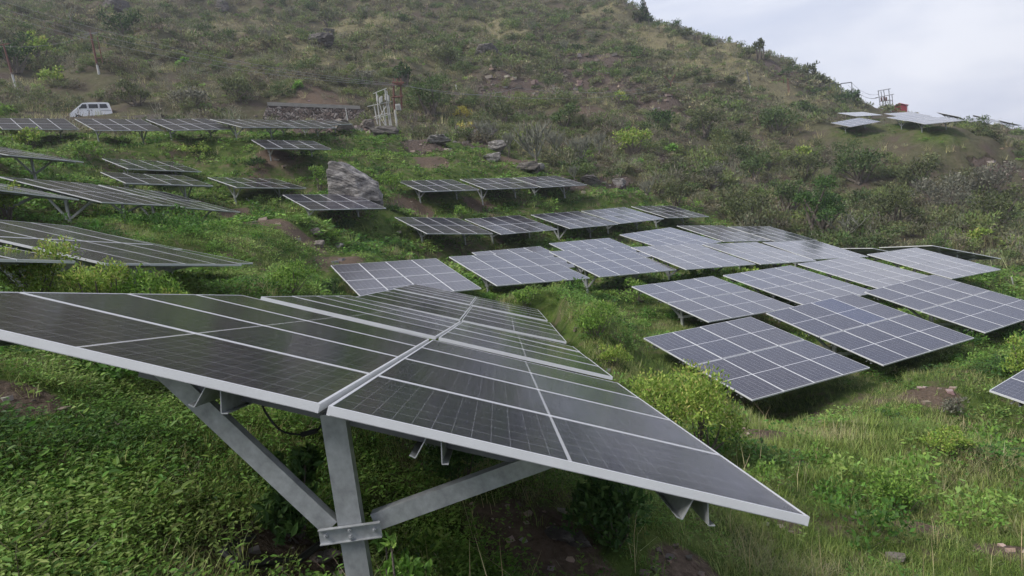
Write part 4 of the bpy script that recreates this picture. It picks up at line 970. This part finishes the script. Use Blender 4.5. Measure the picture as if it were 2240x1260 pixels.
def pane(name,pts,m,parent,side,off=.006,th=.012):
    mb=MB(); a=[(x,side*(tum(z)+off),z) for x,z in pts]; b_=[(x,side*(tum(z)-th),z) for x,z in pts]; k=len(pts)
    fs=[tuple(range(k)),tuple(range(k,2*k))[::-1]]+[(i,(i+1)%k,(i+1)%k+k,i+k) for i in range(k)]
    mb.add(a+b_,fs); return mb.build(name,m,parent)
for s in(-1,1):
    for pts in ([(-.98,1.24),(-.66,1.66),(-.30,1.66),(-.30,1.24)],[(-.14,1.24),(-.14,1.66),(.66,1.66),(.66,1.24)],[(.82,1.24),(.82,1.66),(1.42,1.66),(1.52,1.24)]):
        pane('window',pts,M['glassd'],van,s)
    pane('door_handle',[(-.34,1.0),(-.20,1.0),(-.20,1.05),(-.34,1.05)],M['grey'],van,s,.025)
    pane('door_handle',[(.0,1.0),(.10,1.0),(.10,1.08),(.0,1.08)],M['grey'],van,s,.025)
    pane('door_rail',[(.86,.98),(1.76,.98),(1.76,1.01),(.86,1.01)],M['grey'],van,s,.008)
    for x0 in(-.22,.76): pane('door_gap',[(x0,.34),(x0+.015,.34),(x0+.015,1.7),(x0,1.7)],M['grey'],van,s,.003)
    mb=MB(); mb.box((-.92,s*(Wv+.09),1.24),(.05,.07,.09)); mb.build('mirror',M['grey'],van)
    mb=MB(); mb.box((-1.80,s*.55,.72),(.06,.14,.09),Matrix.Rotation(.3,3,'Y')); mb.build('headlight',M['lamp'],van)
    mb=MB(); mb.box((1.80,s*.60,.95),(.03,.08,.18)); mb.build('tail_light',M['red'],van)
    for cx in(-1.18,1.12):
        mb=MB(); mb.tube([(cx,s*(Wv-.16),.29),(cx,s*(Wv-.005),.29)],.285,24); wh=mb.build('wheel',M['black'],van)
        mb=MB(); mb.tube([(cx,s*(Wv-.02),.29),(cx,s*(Wv+.004),.29)],.17,16); mb.build('rim',M['alu'],wh)
mb=MB(); mb.box((-1.86,0,.42),(.07,.70,.11)); mb.build('bumper',M['grey'],van)
mb=MB(); d_=Vector((.36,0,.50)).normalized(); nn=Vector((-d_.z,0,d_.x)); c0=Vector((-.905,0,1.47))+nn*.006
mb.add([c0+d_*a_*.27+Vector((0,w_*.60,0))-nn*t_ for t_ in(0,.012) for a_,w_ in((-1,-1),(-1,1),(1,1),(1,-1))],[(0,1,2,3),(7,6,5,4),(0,4,5,1),(1,5,6,2),(2,6,7,3),(3,7,4,0)]); mb.build('windscreen',M['glassd'],van)
# road shelf under the van
mb=MB(); a0,a1=at(-60,262,56),at(520,262,66)
rp=[at(-200,0,50),None]
pts=[(vp[0]-30,vp[1]-1.5),(vp[0]-8,vp[1]),(vp[0],vp[1]),(vp[0]+7,vp[1]+1.2)]
rz=[vz+1.2,vz+.1,vz,vz-.15]
ps=[]; 
for i,(x,y) in enumerate(pts): ps.append((x,y,(rz[i] if rz[i] is not None else H1(x,y)+.15)))
vs_=[];fs_=[]
for i,p in enumerate(ps):
    a=np.array(ps[max(i-1,0)]);b_=np.array(ps[min(i+1,len(ps)-1)]); t_=unit((b_-a)[:2]); nrm=np.array([-t_[1],t_[0]])
    for s,dz in((-2.6,-3.),(-1.9,0),(2.2,0),(3.0,-3.)): vs_.append((p[0]+nrm[0]*s,p[1]+nrm[1]*s,p[2]+dz))
for i in range(len(ps)-1):
    for k in range(3): fs_.append((i*4+k,i*4+k+1,i*4+k+5,i*4+k+4))
mb.add(vs_,fs_); rd=mb.build('road',simple('road_dirt',(.15,.13,.11),.95,0,.25,.8,.02)); tag(rd,'narrow hill road cut across the slope where the van is parked','road',kind='structure')
# ---------------------------------------------------------------- poles and power structures
def polething(name,label,cat,base,top,r,segs,group=None):
    """segs: list of (t0,t1,material) along base->top"""
    root=empty(name,tuple(base)); tag(root,label,cat,group); d=np.array(top)-np.array(base)
    for (t0,t1,m,nm) in segs:
        mb=MB(); mb.tube([d*t0,d*t1],[r*(1-.3*t0),r*(1-.3*t1)],7); mb.build(nm,M[m],root)
    return root,d
def ptp(pxb,pyb,pxt,pyt,Y): return at(pxb,pyb,Y),at(pxt,pyt,Y)
b0,t0=ptp(42,216,7,96,76); o,d=polething('utility_pole','rusty utility pole leaning at the left picture edge','utility pole',b0,t0,.13,[(-.1,.48,'whitep','concrete_base'),(.44,1,'rust','steel_top')],'leaning poles on the left slope')
mb=MB(); mb.box(d*.99,(.7,.05,.05)); mb.build('crossarm',M['rust'],o)
b0,t0=ptp(219,173,198,72,80); o,d=polething('utility_pole','rusty double utility pole with braces left of the slope centre','utility pole',b0,t0,.15,[(-.1,.34,'whitep','concrete_base'),(.30,1,'rust','steel_top')],'leaning poles on the left slope')
mb=MB(); mb.tube([d*.34+np.array([.7,0,0]),d*.9+np.array([.7,0,0])],.06,6); mb.tube([d*.45,d*.45+np.array([.75,0,0])],.06,6); mb.build('side_post',M['rust'],o)
mb=MB(); mb.box(d*.985,(.8,.06,.06)); mb.build('crossarm',M['darksteel'],o)
mb=MB(); mb.tube([d*1.0,d*1.07],.05,6); mb.build('insulator',M['ceramic'],o)
for (xb,yb,xt,yt,Y,lab,mm,r_) in [(1003,218,997,185,92,'short white concrete pole on the road edge right of the light green tree','whitep',.10),(1646,212,1633,151,126,'leaning thin pole with a pale foot on the dry slope','darksteel',.13),(760,262,756,236,70.2,'thin white post in front of the stone wall','whitep',.06),(2103,375,2101,336,82,'thin white pole on the far right scrub slope','whitep',.07),(705,0,706,0,0,'',None,0)][:4]:
    b0,t0=ptp(xb,yb,xt,yt,Y); o,d=polething('pole' ,lab,'pole',b0,t0,r_,[(-.15,.42 if mm=='darksteel' else 1,'whitep','shaft')]+([(.40,1,'darksteel','upper_shaft')] if mm=='darksteel' else []))
b0,t0=ptp(1475,242,1467,180,108); o,d=polething('y_pole','rusty forked pole standing beside the grey scree','utility pole',b0,t0,.12,[(-.1,1,'rust','shaft')])
mb=MB(); mb.tube([d*.98,d*1.25+np.array([-.9,0,0])],.07,6); mb.tube([d*.98,d*1.25+np.array([.9,0,0])],.07,6); mb.build('fork',M['rust'],o)
def portal(label,feet,tops,Y,m='rust',foot=True,arms=1,group='portal frames on the ridge',r_=.11):
    c=at(np.mean([f[0] for f in feet]),np.mean([f[1] for f in feet]),Y); root=empty('portal_gantry',tuple(c)); tag(root,label,'portal frame',group)
    for i,(f,t) in enumerate(zip(feet,tops)):
        a=at(f[0],f[1],Y+i*.8)-c; b_=at(t[0],t[1],Y+i*.8)-c; k=a+(b_-a)*.35
        mb=MB(); mb.tube([a-(b_-a)*.15,k],r_,6); mb.build('post_foot',M['whitep' if foot else m],root)
        mb=MB(); mb.tube([k,b_],r_*.85,6); mb.build('post',M[m],root)
        if i:
            mb=MB(); mb.tube([pb,b_],r_*.9,6); mb.build('crossarm',M[m],root)
        pb=b_
    return root
portal('rusty portal frame with three posts on the ridge slope',[(1690,210),(1702,212),(1716,218)],[(1688,176),(1701,176),(1714,174)],135)
portal('tall rusty portal pole with a pale foot right of the three-post frame',[(1728,242),(1729,243)],[(1722,172),(1725,172)],130,r_=.09)
portal('grey portal frame left of the last ridge poles',[(1820,225),(1834,228)],[(1815,184),(1828,180)],142,'darksteel')
portal('grey portal frame with wires where the skyline meets the sky',[(1845,236),(1866,240)],[(1839,183),(1863,180)],140,'darksteel')
# ridge substation
sb=at(1940,243,150); root=empty('substation_gantry',tuple(sb)); tag(root,'grey steel substation frame on the skyline beside the red hut','substation frame')
def lat(root,posts,arms,Y,c,m,r_=.09,rm=.06):
    for (xb,yb,xt,yt) in posts: mb=MB(); mb.tube([at(xb,yb,Y)-c,at(xt,yt,Y)-c],r_,6); mb.build('post',M[m],root)
    for (xa,ya,xb,yb) in arms: mb=MB(); mb.tube([at(xa,ya,Y-.15)-c,at(xb,yb,Y-.15)-c],rm,5); mb.build('crossarm',M[m],root)
lat(root,[(1928,250,1921,198),(1935,250,1927,200),(1941,250,1933,197),(1949,250,1944,194),(1955,250,1951,206)],[(1920,199,1948,194),(1915,214,1955,206),(1924,222,1953,219),(1926,232,1950,230)],150,sb,'steel',.10,.09)
mb=MB()
for x_,y_ in((1928,222),(1934,220),(1939,221)): a=at(x_,y_,149.7)-sb; mb.tube([a,a+np.array([0,0,.9])],.16,7)
mb.build('insulators',M['ceramic'],root)
mb=MB(); mb.box(at(1942,238,149.6)-sb,(.55,.45,.9)); mb.build('transformer',M['steel'],root)
# red hut
rs=at(1967,247,150); hut=empty('red_hut',(rs[0],rs[1],rs[2]+.2),R(-28)); hut.scale=(1.15,1.15,1.15); tag(hut,'small red sheet-metal hut on the skyline beside the substation frame','hut')
mb=MB(); mb.prism([(-1.3,-1.6),(1.3,-1.6),(1.3,1.0),(0,1.55),(-1.3,1.0)],-1.1,1.1,Matrix(((1,0,0,0),(0,0,1,0),(0,1,0,0),(0,0,0,1)))); mb.build('walls',simple('hut_wall_red',(.20,.012,.022),.6,0,.2,2),hut)
mb=MB()
for s in(-1,1): mb.box((s*.75,0,1.32),(.86,1.35,.04),Matrix.Rotation(s*.40,3,'Y'))
mb.build('roof',M['red'],hut)
mb=MB(); mb.box((-.2,-1.12,-.1),(.4,.03,.85)); mb.build('door',simple('dark_red_door',(.14,.02,.02)),hut)
mb=MB(); mb.box((-1.32,0.2,.2),(.03,.5,.7)); mb.build('side_cabinet',M['steel'],hut)
rp_=at(1987,246,148); o,d=polething('pole','thin forked lamp pole right of the red hut','pole',rp_,at(1985,232,148),.06,[(0,1,'steel','shaft')])
mb=MB(); mb.tube([d+np.array([-.4,0,.3]),d,d+np.array([.4,0,.35])],.05,5); mb.build('fork',M['steel'],o)
mb=MB(); c=at(1905,243,146); e=[at(1878,229,146),at(1885,246,144),at(1922,249,144),at(1915,243,146),at(1898,234,147)]
mb.add([p-c for p in e]+[p-c+np.array([1.,3.,-1.5]) for p in e],[(0,1,2,3,4),(9,8,7,6,5)]+[(i,(i+1)%5,(i+1)%5+5,i+5) for i in range(5)])
o=mb.build('stone_bank',M['conc']); o.location=tuple(c); tag(o,'pale stone faced bank below the dark ridge bush left of the substation','bank')
# transformer frame of the left slope (white posts, rusty pair, transformer)
tb_=at(855,285,66); root=empty('transformer_structure',tuple(tb_)); tag(root,'white four-post transformer frame between the stone wall and the green tree','transformer frame')
lat(root,[(826,272,819,233),(834,292,823,203),(847,290,839,231),(855,292,842,196),(858,290,846,198)],[(816,205,846,193),(803,233,858,222),(818,256,848,248),(820,260,850,251),(842,274,864,278),(824,205,846,283),(845,232,829,258),(831,256,852,290)],66,tb_,'whitep',.06,.035)
mb=MB()
for x_,y_ in((826,222),(835,223),(844,219),(850,221),(832,226)): a=at(x_,y_,65.8)-tb_; mb.tube([a,a+np.array([.05,0,.55])],.10,6)
mb.build('insulators',M['whitep'],root)
rc=at(870,270,68.5); r2=empty('transformer_pole',tuple(rc)); tag(r2,'pair of rusty poles carrying a transformer right of the white frame','transformer pole')
lat(r2,[(863,243,861,184),(879,235,876,184)],[],68.5,rc,'rust',.09); lat(r2,[(868,275,864,240)],[(857,181,884,181),(857,213,882,211),(855,186,882,184)],68.4,rc,'whitep',.10,.09)
for c_ in r2.children:
    if c_.name.startswith('crossarm'): c_.data.materials[0]=M['rust']
mb=MB(); mb.box(at(871,235,68)-rc,(.24,.24,.32)); 
for k in range(-2,3): mb.box(at(871,235,67.7)-rc+np.array([k*.09,0,0]),(.015,.08,.27))
mb.build('transformer',M['whitep'],r2)
mb=MB()
for k,x_ in enumerate((862,870,878)):
    a=at(x_,181,68.4)-rc; mb.tube([a,a+np.array([0,0,.45])],.08,6); b_=at(866+k*4,228,68.2)-rc; mid=(a+b_)/2+np.array([.5*(k-1)+.2,0,0]); mb.tube([a,mid,b_],.02,4)
mb.build('insulators',M['ceramic'],r2)
mb=MB(); a=at(869,260,68.3)-rc; mb.tube([a,at(868,283,68.3)-rc,at(877,289,68.2)-rc],.035,5); mb.build('conduit',M['whitep'],r2)
# wires
def wire(pts,sag,label,r_=.019,group='overhead wires'):
    mb=MB(); P_=[np.array(at(*p)) for p in pts]; c=P_[0]
    for a,b_ in zip(P_[:-1],P_[1:]):
        q=[a+(b_-a)*t-np.array([0,0,4*sag*t*(1-t)])-c for t in np.linspace(0,1,17)]; mb.tube(q,r_,4)
    o=mb.build('overhead_wire',M['wire']); o.location=tuple(c); tag(o,label,'wire',group)
wire([(-60,-18,62),(862,183,68)],1.2,'top wire running from the upper left corner down to the rusty transformer poles')
wire([(-60,0,62),(866,186,68)],1.2,'second wire from the upper left corner to the rusty transformer poles')
wire([(-60,14,62),(870,187,68)],1.4,'lowest of the three wires from the upper left corner')
wire([(-40,97,76),(200,75,84)],.8,'wire between the two leaning poles on the left slope')
wire([(880,184,68),(1130,192,88),(1467,183,108)],1.0,'wire from the rusty transformer poles across the red cut to the forked pole')
wire([(880,188,68),(1470,190,108)],1.6,'lower wire from the rusty transformer poles to the forked pole')
wire([(1470,178,108),(1634,156,126),(1688,176,135)],1.2,'wire from the forked pole to the rusty portal frame')
wire([(1725,173,130),(1815,186,142)],.6,'wire between the rusty portal pole and the grey portal frame')
for k,(a,b_) in enumerate([((1863,181,140),(1922,206,150)),((1863,190,140),(1920,214,150)),((1855,186,140),(1918,214,150))]):
    wire([a,b_],1.0,['upper','middle','lower'][k]+' wire sagging from the last portal frame to the substation frame',.03,'sagging wires on the skyline')
# pipes and pegs
def rod(name,a,b_,Y,r_,m,label,cat,Y2=None):
    A_,B2=at(*a,Y),at(*b_,Y2 or Y); mb=MB(); mb.tube([(0,0,0),B2-A_],r_,7); o=mb.build(name,M[m]); o.location=tuple(A_); tag(o,label,cat)
p=hit(588,479); q=hit(541,446); 
mb=MB(); mb.tube([(0,0,.10),(q-p)+np.array([0,0,.35])],.035,7); o=mb.build('white_pipe',M['whitep']); o.location=tuple(p); tag(o,'white plastic pipe lying slantwise on the green bank left of the boulder table','pipe')
p=hit(2217,622); mb=MB(); mb.tube([(0,0,-.1),(-.1,0,.42)],.035,7); o=mb.build('white_peg',M['whitep']); o.location=tuple(p); tag(o,'short white peg in the grass right of the corner table','peg')
# cables of the nearest table
T0=TABLES['F1']
def cable(name,pts,r_,m='black'):
    inv=T0.matrix_basis.inverted(); mb=MB(); Q=[inv@Vector(at(*p)) for p in pts]
    S=[]
    for i in range(len(Q)-1):
        a,b_=Q[max(i-1,0)],Q[min(i+2,len(Q)-1)]
        for t in (0,.2,.4,.6,.8):
            p0,p1=Q[i],Q[i+1]; m0=(p1-a)*.5; m1=(b_-p0)*.5
            S.append((2*t**3-3*t*t+1)*p0+(t**3-2*t*t+t)*m0+(-2*t**3+3*t*t)*p1+(t**3-t*t)*m1)
    S.append(Q[-1]); mb.tube(S,r_,6); return mb.build(name,M[m],T0)
cable('cable',[(566,858,2.95),(580,900,2.95),(615,942,2.95),(660,951,2.95)],.0055)
cable('connector',[(660,951,2.95),(694,942,2.95)],.014)
cable('cable',[(694,942,2.95),(712,915,2.93),(714,885,2.95)],.0055)
cable('cable',[(742,893,3.1),(770,915,3.1),(798,928,3.1)],.0055)
cable('connector',[(798,928,3.1),(832,930,3.1)],.013)
cable('cable',[(832,930,3.1),(860,926,3.1)],.0055)
# hose on the ground
hp=[(735,1195),(700,1222),(655,1245),(590,1262),(520,1258),(495,1240),(500,1215),(560,1205)]
pts=[]
for a in hp: q=hit(*a); pts.append(q)
mb=MB(); c=pts[0]; mb.tube([p-c+np.array([0,0,.05+.03*(i%2)]) for i,p in enumerate(pts)],.021,8); o=mb.build('black_hose',M['black']); o.location=tuple(c); tag(o,'black hose lying on the soil at the foot of the front post','hose')
p=hit(1800,690)

# thin air haze round the whole place
mb=MB(); mb.box((10,120,25),(330,420,150)); hz=mb.build('haze',None) if 0 else link('haze',mb.mesh('haze'))
hm=bpy.data.materials.new('haze_air'); hm.use_nodes=True; hn=hm.node_tree; hn.nodes.remove(hn.nodes['Principled BSDF'])
pv=hn.nodes.new('ShaderNodeVolumePrincipled'); pv.inputs['Color'].default_value=(.86,.90,1,1); pv.inputs['Density'].default_value=.0006; pv.inputs['Anisotropy'].default_value=.2
hn.links.new(pv.outputs[0],hn.nodes['Material Output'].inputs['Volume']); hz.data.materials.append(hm); tag(hz,kind='stuff')
